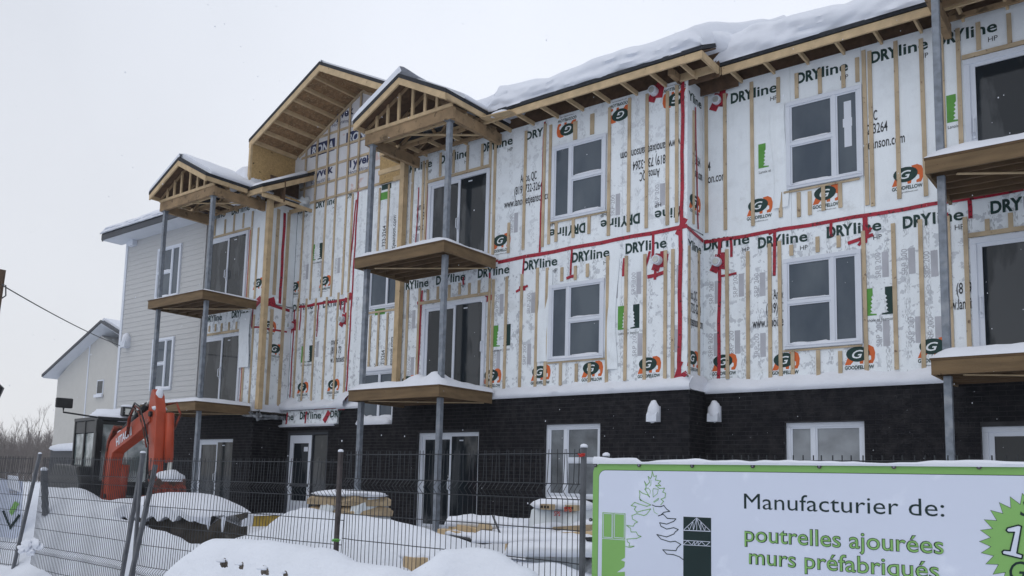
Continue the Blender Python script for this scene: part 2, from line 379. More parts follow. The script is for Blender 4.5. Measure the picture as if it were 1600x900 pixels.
def ground_z(x, y):
    d0 = -y
    b = 0.62
    s0, s1 = (6.5, 10.0) if x > -6 else (6.2, 8.4)
    if d0 > s0: b = 0.62 - 0.54 * min(1, (d0 - s0) / (s1 - s0))      # falls away towards the street
    p = Vector((x, y, 0)); acc = b
    for a, c, wd in RID:
        ab = Vector((c.x - a.x, c.y - a.y)); ap = Vector((x - a.x, y - a.y)); L = ab.length_squared
        t = max(0, min(1, ap.dot(ab) / L)) if L else 0
        d = (ap - ab * t).length
        if d > 3 * wd: continue
        h = a.z + (c.z - a.z) * t
        v = b + (h - b) * math.exp(-(d / wd) ** 2)
        if v > acc: acc = v
    for hx, hy, hr, hd_ in HOL:
        q = ((x - hx) ** 2 + (y - hy) ** 2) / (hr * hr)
        if q < 6: acc -= hd_ * math.exp(-q)
    if y < -7.6: acc += .035 * noise.noise(Vector((x * 1.9, y * 1.9, 8))) + .03 * abs(noise.noise(Vector((x * 4.1, y * 4.1, 6))))
    n = 0.06 * noise.noise(Vector((x * 1.1, y * 1.1, 0))) + 0.022 * noise.noise(Vector((x * 3.4, y * 3.4, 3)))
    return acc + n
gm = MB()
xs = list(np.arange(-30, -14, 0.25)) + list(np.arange(-14, -7, 0.085)) + list(np.arange(-7, -1.5, 0.045)) + list(np.arange(-1.5, 1.5, .085)) + list(np.arange(1.5, 8, 0.5))
ys = list(np.arange(-19, -12.0, 0.5)) + list(np.arange(-12.0, -9.0, 0.045)) + list(np.arange(-9.0, -6.5, 0.085)) + list(np.arange(-6.5, 1.6, 0.25)) + [3.0, 8.0]
nx, ny = len(xs), len(ys)
for y in ys:
    for x in xs: gm.v.append((float(x), float(y), ground_z(float(x), float(y))))
for j in range(ny - 1):
    for i in range(nx - 1): gm.f.append((j * nx + i, j * nx + i + 1, (j + 1) * nx + i + 1, (j + 1) * nx + i))
o = part('snow_ground', gm, snow_g, smooth=True); tag(o, 'snow covered building yard with ploughed banks', kind='structure')
fg = MB().add([(-900, -900, -0.05), (900, -900, -0.05), (900, 900, -0.05), (-900, 900, -0.05)], [(0, 1, 2, 3)])
# far sheet, held just under the yard
fgx = MB()
X = [-900, -300, -120, -60, -30, 8, 60, 300, 900]; Y = [-900, -200, -60, -19, 8, 60, 200, 900]
for y in Y:
    for x in X: fgx.v.append((x, y, -0.15 if (-30 <= x <= 8 and -19 <= y <= 8) else 0.1 + 0.25 * noise.noise(Vector((x * .05, y * .05, 1)))))
for j in range(len(Y) - 1):
    for i in range(len(X) - 1): fgx.f.append((j * 9 + i, j * 9 + i + 1, (j + 1) * 9 + i + 1, (j + 1) * 9 + i))
o = part('snow_field', fgx, snow_g, smooth=True); tag(o, 'flat snow field reaching the horizon', kind='structure')

# ================================================================== the apartment building
B = thing('apartment_building', 'unfinished three storey apartment building, white printed sheathing above a black brick base', 'building', (-10, 0, 0))
YA, YB, YC = 0.10, 0.75, 1.10      # sheathing planes: bays, right part, recess
XR = 1.6                             # right end built a little beyond the frame
core = MB()
core.box(-26.3, -19.35, 0.16, 6, 0.2, 9.05).box(-19.35, -13.85, 1.16, 6, 0.2, 9.05).box(-13.85, -6.9, 0.16, 6, 0.2, 9.05).box(-6.9, XR, 0.81, 6, 0.2, 9.05)
part('wall', core, mortar, B)

# ---- sheathing panels, 4 ft wide, one storey high
def panels(x0, x1, Y, z0, z1, m, start):
    x = start
    while x > x0: x -= 1.21
    while x < x1:
        a, b = max(x, x0), min(x + 1.21, x1)
        if b - a > 0.02: piece('sheathing_panel', (a + b) / 2, Y + 0.03, (z0 + z1) / 2, b - a - 0.004, 0.06, z1 - z0 - 0.004, m, B)
        x += 1.21
panels(-13.95, -6.75, YA, 3.30, 6.25, camo, -8.1)
panels(-13.95, -6.75, YA, 6.25, 9.05, camo2, -8.1)
panels(-6.75, XR, YB, 3.30, 6.10, camo, -6.3)
panels(-6.75, XR, YB, 6.10, 9.05, plain, -6.3)
panels(-19.2, -14.0, YC, 3.38, 6.25, camo, -18.1)
panels(-19.2, -14.0, YC, 6.25, 9.10, camo2, -18.1)
panels(-19.2, -16.95, 0.95, 2.97, 3.37, camo, -18.1)
panels(-21.95, -19.2, YA, 3.30, 6.25, camo, -20.5)
panels(-21.95, -19.2, YA, 6.25, 9.05, plain, -20.5)
# returns facing right
piece('sheathing_panel', -6.78, 0.43, 4.77, 0.06, 0.64, 2.93, camo, B)
piece('sheathing_panel', -6.78, 0.43, 7.66, 0.06, 0.64, 2.79, plain, B)
piece('sheathing_panel', -19.23, 0.6, 4.77, 0.06, 0.98, 2.93, camo, B)
piece('sheathing_panel', -19.23, 0.6, 7.66, 0.06, 0.98, 2.79, plain, B)
# gable wall wrap and its strapping grid
gx0, gxc, gx1 = -19.45, -16.72, -14.0
def gz(x): return 11.92 - 0.497 * abs(x - gxc)
part('house_wrap', MB().prism([(gx0, 9.105), (gx1, 9.105), (gx1, gz(gx1)), (gxc, gz(gxc)), (gx0, gz(gx0))], 'y', 1.10, 1.16), tyvek, B)
for x in (-18.93, -18.46, -18.0, -17.6, -17.16, -16.75, -16.3, -15.85, -15.4, -15.0):
    z0, z1 = 9.12, gz(x) - 0.06; piece('batten', x, YC - 0.032, (z0 + z1) / 2, 0.064, 0.02, z1 - z0, strap, B)
for z in (9.16, 9.62, 10.08, 10.54, 11.0):
    hw = min(2.5, (11.92 - z) / 0.497 - 0.15); a, b = max(gxc - hw, -19.15), gxc + hw
    piece('batten', (a + b) / 2, YC - 0.011, z, b - a, 0.02, 0.064, strap, B)
for s in (-1, 1):
    a = Vector((gxc, 1.08, gz(gxc) - 0.05)); b = Vector((gxc + s * 2.55, 1.08, gz(gxc + 2.55) - 0.05)); part('batten', MB().beam(a, b, 0.022, 0.064, (0, 1, 0)) if False else MB().beam(a, b, 0.03, 0.07), strap, B)
part('strand_board', MB().box(-15.85, -14.0, 1.02, 1.05, 9.12, 10.05), osb, B)

part('wall', MB().box(-19.5, -13.9, 1.165, 1.25, 8.9, 9.5), mortar, B)
# ---- strapping (battens) nailed over the sheathing
def battens(xl, Y, z0, z1, wd=0.064):
    for x in xl:
        j = random.uniform(-0.06, 0.05); k = random.uniform(-0.03, 0.03)
        o = piece('batten', x, Y - 0.011, (z0 + z1) / 2 + (j + k) / 2, wd, 0.02, round(z1 - z0 + (j - k), 2), strap, B)
        o.rotation_euler = (0, random.uniform(-0.004, 0.004), 0)
def hbatten(x0, x1, Y, z, h=0.064, m=strap): piece('batten', (x0 + x1) / 2, Y - 0.013, z, x1 - x0, 0.025, h, m, B)
battens([-13.71, -13.37, -13.26, -11.385, -11.25, -10.44, -9.95, -9.80, -8.40, -7.96, -7.58, -7.15, -6.96], YA, 6.36, 8.95)
battens([-10.83], YA, 6.36, 7.0)
battens([-12.85, -12.45, -12.04, -11.62], YA, 8.42, 8.95)
battens([-9.2, -8.8], YA, 8.44, 8.86, 0.09); battens([-9.62, -9.21, -8.84], YA, 6.42, 6.80)
battens([-13.71, -13.35, -11.30, -11.20, -10.85, -10.45, -10.06, -9.82, -8.40, -8.0, -7.6, -7.18, -7.03], YA, 3.50, 5.90)
battens([-13.09, -12.79, -12.45, -12.15, -11.87, -11.6], YA, 5.60, 5.86)
battens([-9.46, -9.14, -8.86], YA, 5.60, 5.90); battens([-9.45, -9.08, -8.78], YA, 3.50, 3.94)
hbatten(-13.23, -11.42, YA, 8.37); hbatten(-13.31, -11.34, YA, 5.555); hbatten(-9.76, -8.44, YA, 6.815, 0.03); hbatten(-9.78, -8.44, YA, 3.965, 0.03)
battens([-6.68, -6.31, -5.79, -3.83, -3.74, -3.33, -2.94, -2.65, -2.41], YB, 6.28, 8.93)
battens([-5.30, -4.97, -4.565, -4.17, -3.94], YB, 8.42, 8.86); battens([-5.28, -4.96, -4.77, -4.54, -4.26], YB, 6.30, 6.74)
battens([-2.12, -1.70, -1.3, -0.9], YB, 8.44, 8.9)
battens([-6.28, -5.89, -5.49, -5.31, -3.90, -3.44, -3.04, -2.64, -2.40], YB, 3.52, 5.86)
battens([-5.1, -4.65, -4.3], YB, 5.62, 5.84); battens([-5.1, -4.67, -4.31], YB, 3.52, 3.93); battens([-2.1, -1.79, -1.4], YB, 5.57, 5.79)
hbatten(-5.22, -3.94, YB, 6.76, 0.035); hbatten(-5.26, -3.96, YB, 3.955, 0.03); hbatten(-2.36, 0, YB, 8.40, 0.07); hbatten(-2.36, 0, YB, 5.53, 0.07)
battens([-18.93, -18.46, -18.0, -17.6, -17.16, -16.92], YC, 6.40, 9.10)
battens([-18.95, -18.6, -18.2, -17.75, -17.3, -16.90], YC, 3.62, 6.45)
battens([-16.18, -15.88, -15.55, -15.1], YC, 7.35, 9.08); battens([-16.02, -15.72, -15.4, -15.08], YC, 4.34, 5.74)
hbatten(-16.25, -14.6, YC, 5.79, 0.05); hbatten(-16.25, -14.6, YC, 7.32, 0.05)
battens([-21.65, -21.15, -20.72, -20.28, -19.86], YA, 8.44, 8.9); battens([-19.86, -19.55], YA, 6.36, 8.40); battens([-19.86, -19.52], YA, 3.5, 5.9)
battens([-21.6, -21.3, -21.0, -20.65, -20.3, -19.95], YA, 5.62, 5.86)
hbatten(-21.9, -19.95, YA, 8.40); hbatten(-21.9, -19.95, YA, 5.555)
for y, z0, z1 in ((0.33, 6.35, 8.5), (0.16, 3.5, 5.9), (0.55, 3.5, 5.9)):
    piece('batten', -6.739, y, (z0 + z1) / 2, 0.02, 0.064, z1 - z0, strap, B)
for y, z0, z1 in ((0.45, 6.5, 8.9), (0.80, 3.5, 8.9), (0.42, 3.5, 6.1)):
    piece('batten', -19.19, y, (z0 + z1) / 2, 0.02, 0.10, z1 - z0, strap, B)
for x, y0 in ((-13.92, -0.06), (-18.98, -0.06)):
    part('timber_post', MB().box(x - 0.07, x + 0.07, y0, y0 + 0.14, 6.1, 9.0), lumber, B)
    part('timber_post', MB().box(x - 0.068, x + 0.075, y0 + 0.005, y0 + 0.14, 3.34, 6.1), lumber, B)

# ---- printed marks on the sheathing
def lx(u, v, Y): return at(u, v, Y)[0]
def dryline(x, z, Y, s='DRYline', flip=False, face='y', hp=True, k=1.0):
    yy = Y - 0.004 if face == 'y' else Y
    wd = 0.86 * k * {'DRYline': 1, 'RYline': 0.83, 'Yline': 0.66, 'line': 0.5, 'DRY': 0.52}[s]
    if face == 'x':
        lettering(s, x + 0.004, yy, z, wd, 0.17, ink, B, 0.022, 'x', name='printed_word')
        return
    sg = -1 if flip else 1
    if s in ('DRYline', 'RYline', 'Yline'):
        hd = s[:-4]; w1_ = wd - .43 * k
        lettering(hd, x, yy, z, w1_ - .015, 0.192, ink, B, 0.04, flip=flip, name='printed_word'); lettering('line', x + sg * w1_, yy, z, .43 * k, 0.192, ink, B, 0.02, flip=flip, name='printed_word')
    else: lettering(s, x, yy, z, wd, 0.175, ink, B, 0.035, flip=flip, name='printed_word')
    if hp: lettering('HP', x + sg * (wd - 0.13), yy, z - sg * 0.15, 0.13, 0.085, ink_blk, B, 0, flip=flip, name='printed_word')
def elephant(x, z, Y, flip=False, face='y', half=False):      # oval with a white letter and an orange trunk and legs, word below
    g = -1 if flip else 1
    yy = Y - 0.003
    def P(dx, dz, e=0.0):
        return (x + g * dx, yy - e, z + g * dz) if face == 'y' else (x + 0.003 + e, Y + dx, z + dz)
    def flat(pts, m, e, nm):
        mb = MB(); mb.add([P(a, b, e) for a, b in pts], [tuple(range(len(pts)))]); part(nm, mb, m, B)
    el = [(-0.03 + 0.185 * math.cos(t) * (1 + 0.08 * math.sin(t)), 0.04 + 0.125 * math.sin(t)) for t in np.linspace(0, 2 * math.pi, 20, endpoint=False)]
    tr = [(0.06, 0.17), (0.15, 0.18), (0.215, 0.14), (0.24, 0.05), (0.23, -0.05), (0.20, -0.12), (0.13, -0.12), (0.13, -0.08), (0.175, -0.06), (0.175, 0.0), (0.13, 0.02)]
    flat(tr, orange_p, 0.0, 'printed_trunk')
    flat([(-0.24, -0.13), (-0.17, 0.04), (-0.07, -0.04), (-0.15, -0.13)], orange_p, 0.0, 'printed_leg')
    flat([(-0.01, -0.05), (0.06, -0.04), (0.05, -0.12), (0.0, -0.12)], orange_p, 0.0, 'printed_leg')
    flat(el, ink, 0.001, 'printed_oval')
    if face == 'y':
        lettering('G', x - g * 0.12, yy - 0.002, z - g * 0.025, 0.175, 0.135, signw0, B, 0.012, flip=flip, name='printed_letter', shear=0.3)
        if not half:
            lettering('GOODFELLOW', x - g * 0.24, yy, z - g * 0.205, 0.46, 0.06, ink, B, 0.03, flip=flip, name='printed_word')
            lettering('www.goodfellowinc.com', x - g * 0.17, yy, z - g * 0.26, 0.32, 0.026, ink_blk, B, 0, flip=flip, name='printed_word')
    else:
        lettering('G', x + 0.006, Y - 0.11, z - 0.025, 0.17, 0.135, signw0, B, 0.012, face='x', name='printed_letter', shear=0.3)
        lettering('GOODFELLOW', x + 0.004, Y - 0.2, z - 0.19, 0.38, 0.055, ink, B, 0.02, face='x', name='printed_word')
def fir_logo(x, z, Y, left=True, right=True):     # green and dark uprights with a fir standing between them
    yy = Y - 0.003
    h = 0.45
    def saw(x0, sgn, m):
        pts = [(x0, z), (x0 + sgn * 0.19, z), (x0 + sgn * 0.19, z + .022), (x0 + sgn * 0.12, z + .03)]
        n = 5
        for i in range(n):
            zz = z + 0.04 + i * h * 0.72 / n
            pts += [(x0 + sgn * (0.088 + 0.005 * i), zz), (x0 + sgn * (0.120 + 0.004 * i), zz + 0.03)]
        pts += [(x0 + sgn * 0.135, z + h), (x0, z + h)]
        mb = MB(); mb.add([(a, yy, b) for a, b in pts], [tuple(range(len(pts)))]); part('printed_block', mb, m, B)
    if left: saw(x - 0.23, 1, green_p)
    if right: saw(x + 0.23, -1, ink)
    for i in range(10):
        zz = z + h * 0.10 + i * 0.066; hw = 0.15 - 0.014 * i
        mb = MB()
        for sg in (-1, 1):
            if (sg < 0 and not left) or (sg > 0 and not right): continue
            mb.add([(x, yy, zz + 0.03), (x + sg * hw, yy, zz - 0.012), (x + sg * hw * 0.5, yy, zz + 0.008)], [(0, 1, 2)])
        if mb.v: part('printed_branch', mb, ink if i > 5 else ink_grey, B)
    lettering('Lanoix et Jeanson', x - 0.22, yy, z - 0.10, 0.44 if right else 0.2, 0.055, ink_blk, B, 0.0, name='printed_word') if right else lettering('Lanoix et', x - 0.22, yy, z - 0.10, 0.22, 0.055, ink_blk, B, 0.0, name='printed_word')
def address(x, z, Y, flip=False, k=1.0, rows=(0, 1, 2), texts=None):      # three centred lines, condensed
    g = -1 if flip else 1
    T = texts or ['Amos, QC', '(819) 732-3264', 'www.lanoixetjeanson.com']
    wds = [0.42, 0.72, 1.26]
    for i in rows:
        wd = wds[i] * k if not texts else wds[i] * k * len(T[i]) / len(['Amos, QC', '(819) 732-3264', 'www.lanoixetjeanson.com'][i])
        xx = x - g * wd / 2 if not texts else x
        lettering(T[i], xx, Y - 0.004, z - g * 0.24 * i, wd, 0.178, ink_blk, B, 0.010, flip=flip, name='printed_word')
def grey_block(x, z, Y, w_=0.10, h=0.42, txt=True, flip=False):
    part('printed_block', MB().add([(x, Y - 0.002, z), (x + w_, Y - 0.002, z), (x + w_, Y - 0.002, z + h), (x, Y - 0.002, z + h)], [(0, 1, 2, 3)]), ink_grey, B)
    if txt: lettering('SRP 200', x - 0.02, Y - 0.002, z, h, 0.09, ink_grey, B, 0, quarter=True, name='printed_word')
# mid bay, second floor row
dryline(-13.80, 5.93, YA, 'RYline')
for x in (-12.86, -11.65, -10.44, -9.23, -8.02): dryline(x, 5.93, YA)
for x in (-13.6, -11.17, -9.93, -8.72, -7.50): elephant(x, 3.76, YA)
for u, v in ((783.6, 541), (982, 514)):
    x, z = at(u, v, YA); fir_logo(x, z, YA)
# mid bay, third floor
dryline(-13.95 + 0.12, 8.72, YA, 'RYline'); 
for x in (-12.86, -11.65): dryline(x, 8.72, YA)
dryline(-10.44, 8.72, YA, 'DRY', hp=False)
address(-10.35, 7.82, YA); address(-13.55, 7.75, YA, texts=['Amos. Q', '9) 732-', 'noixetje'])
address(-13.5, 4.9, YA, texts=['nos, Q', '9) 73', 'anoixe'], rows=(1, 2)) if False else None
elephant(-11.02, 6.62, YA)
for x in (-9.42, -8.20, -7.02): elephant(x, 8.74, YA, flip=True)
dryline(-8.93, 6.68, YA, flip=True); dryline(-7.72, 6.66, YA, flip=True); dryline(-6.84, 6.64, YA, 'Yline', flip=True)
address(-7.52, 7.45, YA, flip=True)
# mid bay return
dryline(-6.75, 5.86, 0.115, 'Yline', face='x', k=0.95); elephant(-6.75, 3.85, 0.33, face='x')
dryline(-6.75, 8.66, 0.13, 'Yline', face='x', k=0.95); elephant(-6.75, 6.75, 0.40, face='x')
for i, (s, wd) in enumerate((('Amos, QC', 0.36), ('9) 732-3264', 0.52), ('ixetjeanson.com', 0.6))):
    lettering(s, -6.745, 0.12, 4.95 - 0.24 * i, wd, 0.178, ink_blk, B, 0.010, 'x', name='printed_word')
for i, (s, wd) in enumerate((('10', 0.1), ('2-3264', 0.3), ('anson.com', 0.38))):
    lettering(s, -6.745, 0.32, 7.75 - 0.24 * i, wd * 1.0, 0.178, ink_blk, B, 0.010, 'x', name='printed_word')
# right part, third floor: plain boards
for u, v in ((1142, 162), (1245, 131), (1361, 99)):
    x, z = at(u, v, YB); dryline(x, z, YB, k=1.02)
dryline(-2.72, 8.70, YB)
for u, v in ((1187, 324), (1292, 305), (1418, 276)):
    x, z = at(u, v, YB); elephant(x, z, YB)
x, z = at(1203, 260, YB); fir_logo(x + 0.02, z, YB, right=False)
x, z = at(1492, 190, YB); fir_logo(x + 0.12, z, YB, right=False)
xe = lx(1371, 187, YB)
lettering('Amos, QC', xe - 0.42, YB - 0.004, at(1371, 187, YB)[1], 0.42, 0.178, ink_blk, B, 0.010, name='printed_word')
xe, z = at(1387, 204, YB); lettering('(819) 732-3264', xe - 0.72, YB - 0.004, z, 0.72, 0.178, ink_blk, B, 0.010, name='printed_word')
xe, z = at(1414, 222, YB); lettering('www.lanoixetjeanson.com', xe - 1.28, YB - 0.004, z, 1.28, 0.178, ink_blk, B, 0.010, name='printed_word')
xe, z = at(1117, 265, YB); lettering('64', -6.72, YB - 0.004, z, 0.12, 0.178, ink_blk, B, 0.010, name='printed_word')
xe, z = at(1138, 280, YB); lettering('on.com', xe - 0.4, YB - 0.004, z, 0.36, 0.178, ink_blk, B, 0.010, name='printed_word')
# right part, second floor
for u, v in ((1100, 391), (1184.6, 388), (1292, 372), (1411, 357), (1548, 334)):
    x, z = at(u, v, YB); dryline(x, z, YB, k=1.02)
for u, v in ((1132, 568), (1228, 566), (1343.5, 557), (1460, 545)):
    x, z = at(u, v, YB); elephant(x, z, YB)
x, z = at(1374, 492, YB); fir_logo(x, z, YB)
x, z = at(1176, 513, YB)
for i, (s, wd, dx) in enumerate((('www.lanoixetjeanson.com', 1.12, 0), ('(819) 732-3264', 0.62, 0.25), ('Amos, QC', 0.36, 0.38))):
    lettering(s, x + dx, YB - 0.004, z + 0.24 * i, wd, 0.178, ink_blk, B, 0.010, name='printed_word')
x, z = at(1482, 485, YB)
lettering('www.lanoixet', x - 0.1, YB - 0.004, z, 0.55, 0.178, ink_blk, B, 0.010, name='printed_word')
lettering('(819)', x + 0.12, YB - 0.004, z + 0.24, 0.25, 0.178, ink_blk, B, 0.010, name='printed_word')
# grey stock prints on the printed boards
for x in (-13.55, -11.05, -10.25, -7.78, -6.98, -8.3): 
    for z in (3.9, 5.0): grey_block(x + random.uniform(-.05, .05), z + random.uniform(0, .15), YA)
for x in (-13.55, -10.7, -8.25, -7.3): grey_block(x, 6.7 + random.uniform(0, .2), YA)
for x in (-6.5, -6.1, -5.65, -3.6, -3.2, -2.85):
    for z in (3.85, 4.9): grey_block(x + random.uniform(-.05, .05), z + random.uniform(0, .15), YB)
for x in (-18.7, -18.1, -17.4): grey_block(x, 4.7 + random.uniform(0, .2), YC); grey_block(x, 7.0, YC)
# recess
for u, v, s in ((461, 336, 'Yline'), (493, 326, 'DRYline')):
    x, z = at(u, v, YC); dryline(x, z, YC, s)
x, z = at(541, 311, YC); lettering('DR', x, YC - 0.004, z, 0.26, 0.17, ink, B, 0.022, name='printed_word')
for u, v in ((458, 487), (504.5, 481)):
    x, z = at(u, v, YC); dryline(x, z, YC)
for u, v in ((461, 450), (508, 441), (473, 607), (521, 603)):
    x, z = at(u, v, YC); elephant(x, z, YC)
x, z = at(494.7, 406, YC); fir_logo(x, z, YC)
x, z = at(478.7, 566, YC); fir_logo(x, z, YC)
x, z = at(516, 567, YC); address(x, z + 0.48, YC, texts=['  mos', '(819) 73', 'w.lanoixet'])
for u, v, s in ((438, 657, 'Yline'), (468.5, 655, 'DRYline'), (516, 652, 'DRY')):
    x, z = at(u, v, 0.95); dryline(x, z, 0.95, s, hp=False)
for u, v, s, wd in ((602, 385, '732-3264', 0.55), (617, 388, 'tjeanson.com', 0.85), (590, 575, 'QC', 0.12), (600, 578, '732-3264', 0.5), (613, 580, 'etjeanson.com', 0.85)):
    x, z = at(u, v, YC); lettering(s, x, YC - 0.004, z, wd, 0.13, ink_blk, B, 0.004, quarter=True, name='printed_word')
for u, v in ((600, 312), (592, 492)):
    x, z = at(u, v, YC); part('printed_block', MB().add([(x - .15, YC - .003, z), (x + .22, YC - .003, z), (x + .22, YC - .003, z + .2), (x - .15, YC - .003, z + .2)], [(0, 1, 2, 3)]), green_p, B)
    part('printed_block', MB().add([(x - .1, YC - .003, z + .26), (x + .25, YC - .003, z + .26), (x + .25, YC - .003, z + .40), (x - .1, YC - .003, z + .40)], [(0, 1, 2, 3)]), ink, B)
# left bay
for u, v, s in ((334, 343, 'Yline'), (362, 336, 'DRYline')):
    x, z = at(u, v, YA); dryline(x, z, YA, s, hp=False)
for u, v in ((322, 504), (362, 497)):
    x, z = at(u, v, YA); dryline(x, z, YA, hp=False, k=0.9)
elephant(-19.42, 6.75, YA, half=True)
elephant(-19.2, 5.0, 0.6, face='x'); elephant(-19.2, 5.6, 0.35, face='x')
# gable wrap prints
def patch(u0, v0, wd, h, m, Y=YC, nm='printed_patch'):
    x, z = at(u0, v0, Y); part(nm, MB().add([(x, Y - .002, z), (x + wd, Y - .002, z), (x + wd, Y - .002, z + h), (x, Y - .002, z + h)], [(0, 1, 2, 3)]), m, B); return x, z
for u, v, s, f in ((485, 247, 'RONA', 1.0), (540.5, 228, 'RONA', 1.0)):
    x, z = patch(u, v, 1.02, 0.36, navy); lettering(s, x + .06, YC - .005, z + .06, 0.9, 0.24, vinyl, B, 0.03, name='printed_word', shear=0.15)
for u, v in ((485, 280), (543, 263)):
    x, z = at(u, v, YC); lettering('Tyvek', x, YC - .004, z, 0.95, 0.24, navy, B, 0.03, name='printed_word'); lettering('HomeWrap', x + .05, YC - .004, z - 0.2, 0.8, 0.12, navy, B, 0.0, name='printed_word')
x, z = at(518, 190, YC); lettering('Tyvek', x, YC - .004, z, 0.9, 0.24, navy, B, 0.03, name='printed_word'); lettering('HomeWrap', x + .05, YC - .004, z - 0.18, 0.7, 0.1, navy, B, 0.0, name='printed_word')

# ---- red tape
TK = [0]
def tp(x0, z0, x1, z1, Y, wd=0.055, face='y', d=0.0):
    TK[0] += 1; Y = Y - .0005 * (TK[0] % 11) if face == 'y' else Y + .0005 * (TK[0] % 11)
    a = Vector((x0, Y - 0.006, z0)); b = Vector((x1, Y - 0.006, z1))
    if face == 'x': a = Vector((Y + 0.006, x0, z0)); b = Vector((Y + 0.006, x1, z1))
    L = (b - a).length; n = max(2, int(L / 0.35)); mb = MB(); prev = None
    nrm = Vector((0, -1, 0)) if face == 'y' else Vector((1, 0, 0))
    side = (b - a).normalized().cross(nrm) * wd / 2
    for i in range(n + 1):
        t = i / n; j = side.normalized() * 0.008 * math.sin(i * 1.9 + x0 * 5)
        p = a.lerp(b, t) + j - nrm * (-d)
        mb.v += [tuple(p - side), tuple(p + side)]
        if i: k = 2 * i; mb.f.append((k - 2, k - 1, k + 1, k))
    return part('tape_strip', mb, tape, B)
tp(-13.9, 6.22, -11.1, 6.24, YA); tp(-11.1, 6.20, -6.75, 6.25, YA, 0.075); tp(0.08, 6.24, 0.75, 6.12, -6.75, 0.07, 'x')
tp(-6.72, 6.10, -2.9, 6.12, YB, 0.065); tp(-2.9, 6.12, -1.6, 6.12, YB, 0.06)
tp(-6.86, 6.25, -6.84, 9.05, YA, 0.07); tp(-6.90, 3.45, -6.88, 6.20, YA, 0.08); tp(-6.98, 3.45, -6.75, 3.60, YA, 0.09)
tp(0.52, 6.3, 0.40, 8.6, -6.75, 0.05, 'x')
tp(-10.02, 6.25, -9.96, 9.0, YA, 0.05); tp(-10.45, 5.55, -10.42, 6.2, YA, 0.045); tp(-10.52, 5.55, -10.36, 5.56, YA, 0.10)
tp(-11.33, 5.45, -11.31, 6.0, YA, 0.05); tp(-11.42, 5.45, -11.24, 5.46, YA, 0.12); tp(-9.25, 5.68, -9.24, 6.2, YA, 0.045); tp(-8.06, 5.5, -8.05, 5.85, YA, 0.05)
tp(-12.05, 5.83, -12.05, 6.0, YA, 0.045); tp(-13.33, 3.5, -13.28, 5.85, YA, 0.055); tp(-13.42, 5.58, -13.2, 5.58, YA, 0.07)
tp(-13.22, 6.3, -13.19, 8.3, YA, 0.04); tp(-13.55, 6.3, -13.5, 8.3, YA, 0.03)
for dx, a, b in ((-7.45, 5.75, 6.2), (-7.40, 5.35, 5.75)): tp(dx, a, dx + 0.02, b, YA, 0.055)
tp(-7.42, 5.40, -7.15, 5.50, YA, 0.05)
tp(-6.45, 3.45, -6.42, 6.08, YB, 0.065); tp(-6.2, 5.75, -6.2, 6.1, YB, 0.05); tp(-6.42, 5.42, -6.1, 5.44, YB, 0.045)
tp(-5.40, 5.3, -5.40, 6.1, YB, 0.055); tp(-4.42, 5.85, -4.42, 6.1, YB, 0.05); tp(-3.88, 5.65, -3.87, 6.14, YB, 0.08); tp(-4.15, 5.68, -3.75, 5.78, YB, 0.06)
tp(-2.68, 5.3, -2.66, 5.95, YB, 0.06); tp(-2.33, 5.80, -2.32, 6.1, YB, 0.06)
tp(-18.95, 6.25, -16.75, 6.25, YC, 0.07); tp(-16.82, 3.4, -16.72, 9.1, YC, 0.055); tp(-19.1, 3.5, -19.1, 6.2, YC, 0.05)
tp(-18.1, 5.5, -18.1, 6.25, YC, 0.05); tp(-17.9, 3.36, -16.7, 3.36, YC - .12, 0.07); tp(-17.2, 6.25, -17.2, 6.0, YC, 0.06); tp(-16.95, 6.15, -16.8, 6.4, YC, 0.12)
for x in (-19.0, -18.2): tp(x, 2.99, x + .03, 3.33, 0.95, 0.06)
tp(-17.45, 3.05, -17.25, 3.3, 0.95, 0.14)
tp(0.2, 6.3, 0.2, 8.85, -19.2, 0.06, 'x'); tp(0.66, 6.3, 0.66, 8.85, -19.2, 0.09, 'x'); tp(0.1, 6.25, 1.0, 6.15, -19.2, 0.08, 'x'); tp(0.3, 5.55, 0.95, 5.55, -19.2, 0.05, 'x')
tp(0.1, 6.2, 0.5, 6.35, -19.2, 0.2, 'x'); tp(-19.5, 6.2, -19.25, 6.35, YA, 0.2); tp(-19.6, 5.6, -19.58, 6.2, YA, 0.05); tp(-19.6, 5.58, -19.25, 5.56, YA, 0.05)
tp(-21.93, 3.5, -21.9, 6.1, YA, 0.06)
for (a0, b0, a1, b1, wd_) in ((-18.45, 6.24, -18.2, 6.28, .05), (-17.05, 5.9, -17.0, 6.3, .06), (-18.1, 5.35, -18.1, 5.5, .04), (-18.85, 5.6, -18.82, 6.2, .05), (-16.9, 7.1, -16.78, 8.9, .05), (-16.95, 3.45, -16.74, 3.75, .08)):
    tp(a0, b0, a1, b1, YC, wd_)
for (a0, b0, a1, b1, wd_) in ((-7.55, 5.42, -7.2, 5.46, .07), (-7.62, 5.55, -7.5, 5.9, .05), (-11.4, 5.4, -11.2, 5.5, .08), (-10.6, 5.5, -10.3, 5.6, .05), (-9.35, 5.62, -9.15, 5.66, .06), (-6.95, 6.12, -6.78, 6.4, .10), (-6.98, 3.5, -6.85, 3.8, .06)):
    tp(a0, b0, a1, b1, YA, wd_)
for (a0, b0, a1, b1, wd_) in ((-5.5, 6.06, -5.3, 6.14, .05), (-3.98, 5.62, -3.78, 5.9, .05)): tp(a0, b0, a1, b1, YB, wd_)
part('foam_strip', MB().box(-19.95, -19.90, YA - .01, YA, 6.3, 8.35), pinkm, B); part('foam_strip', MB().box(-19.95, -19.90, YA - .01, YA, 3.5, 5.45), pinkm, B)
tp(-15.98 - .25, 4.0, -16.35, 3.92, YC, 0.1)
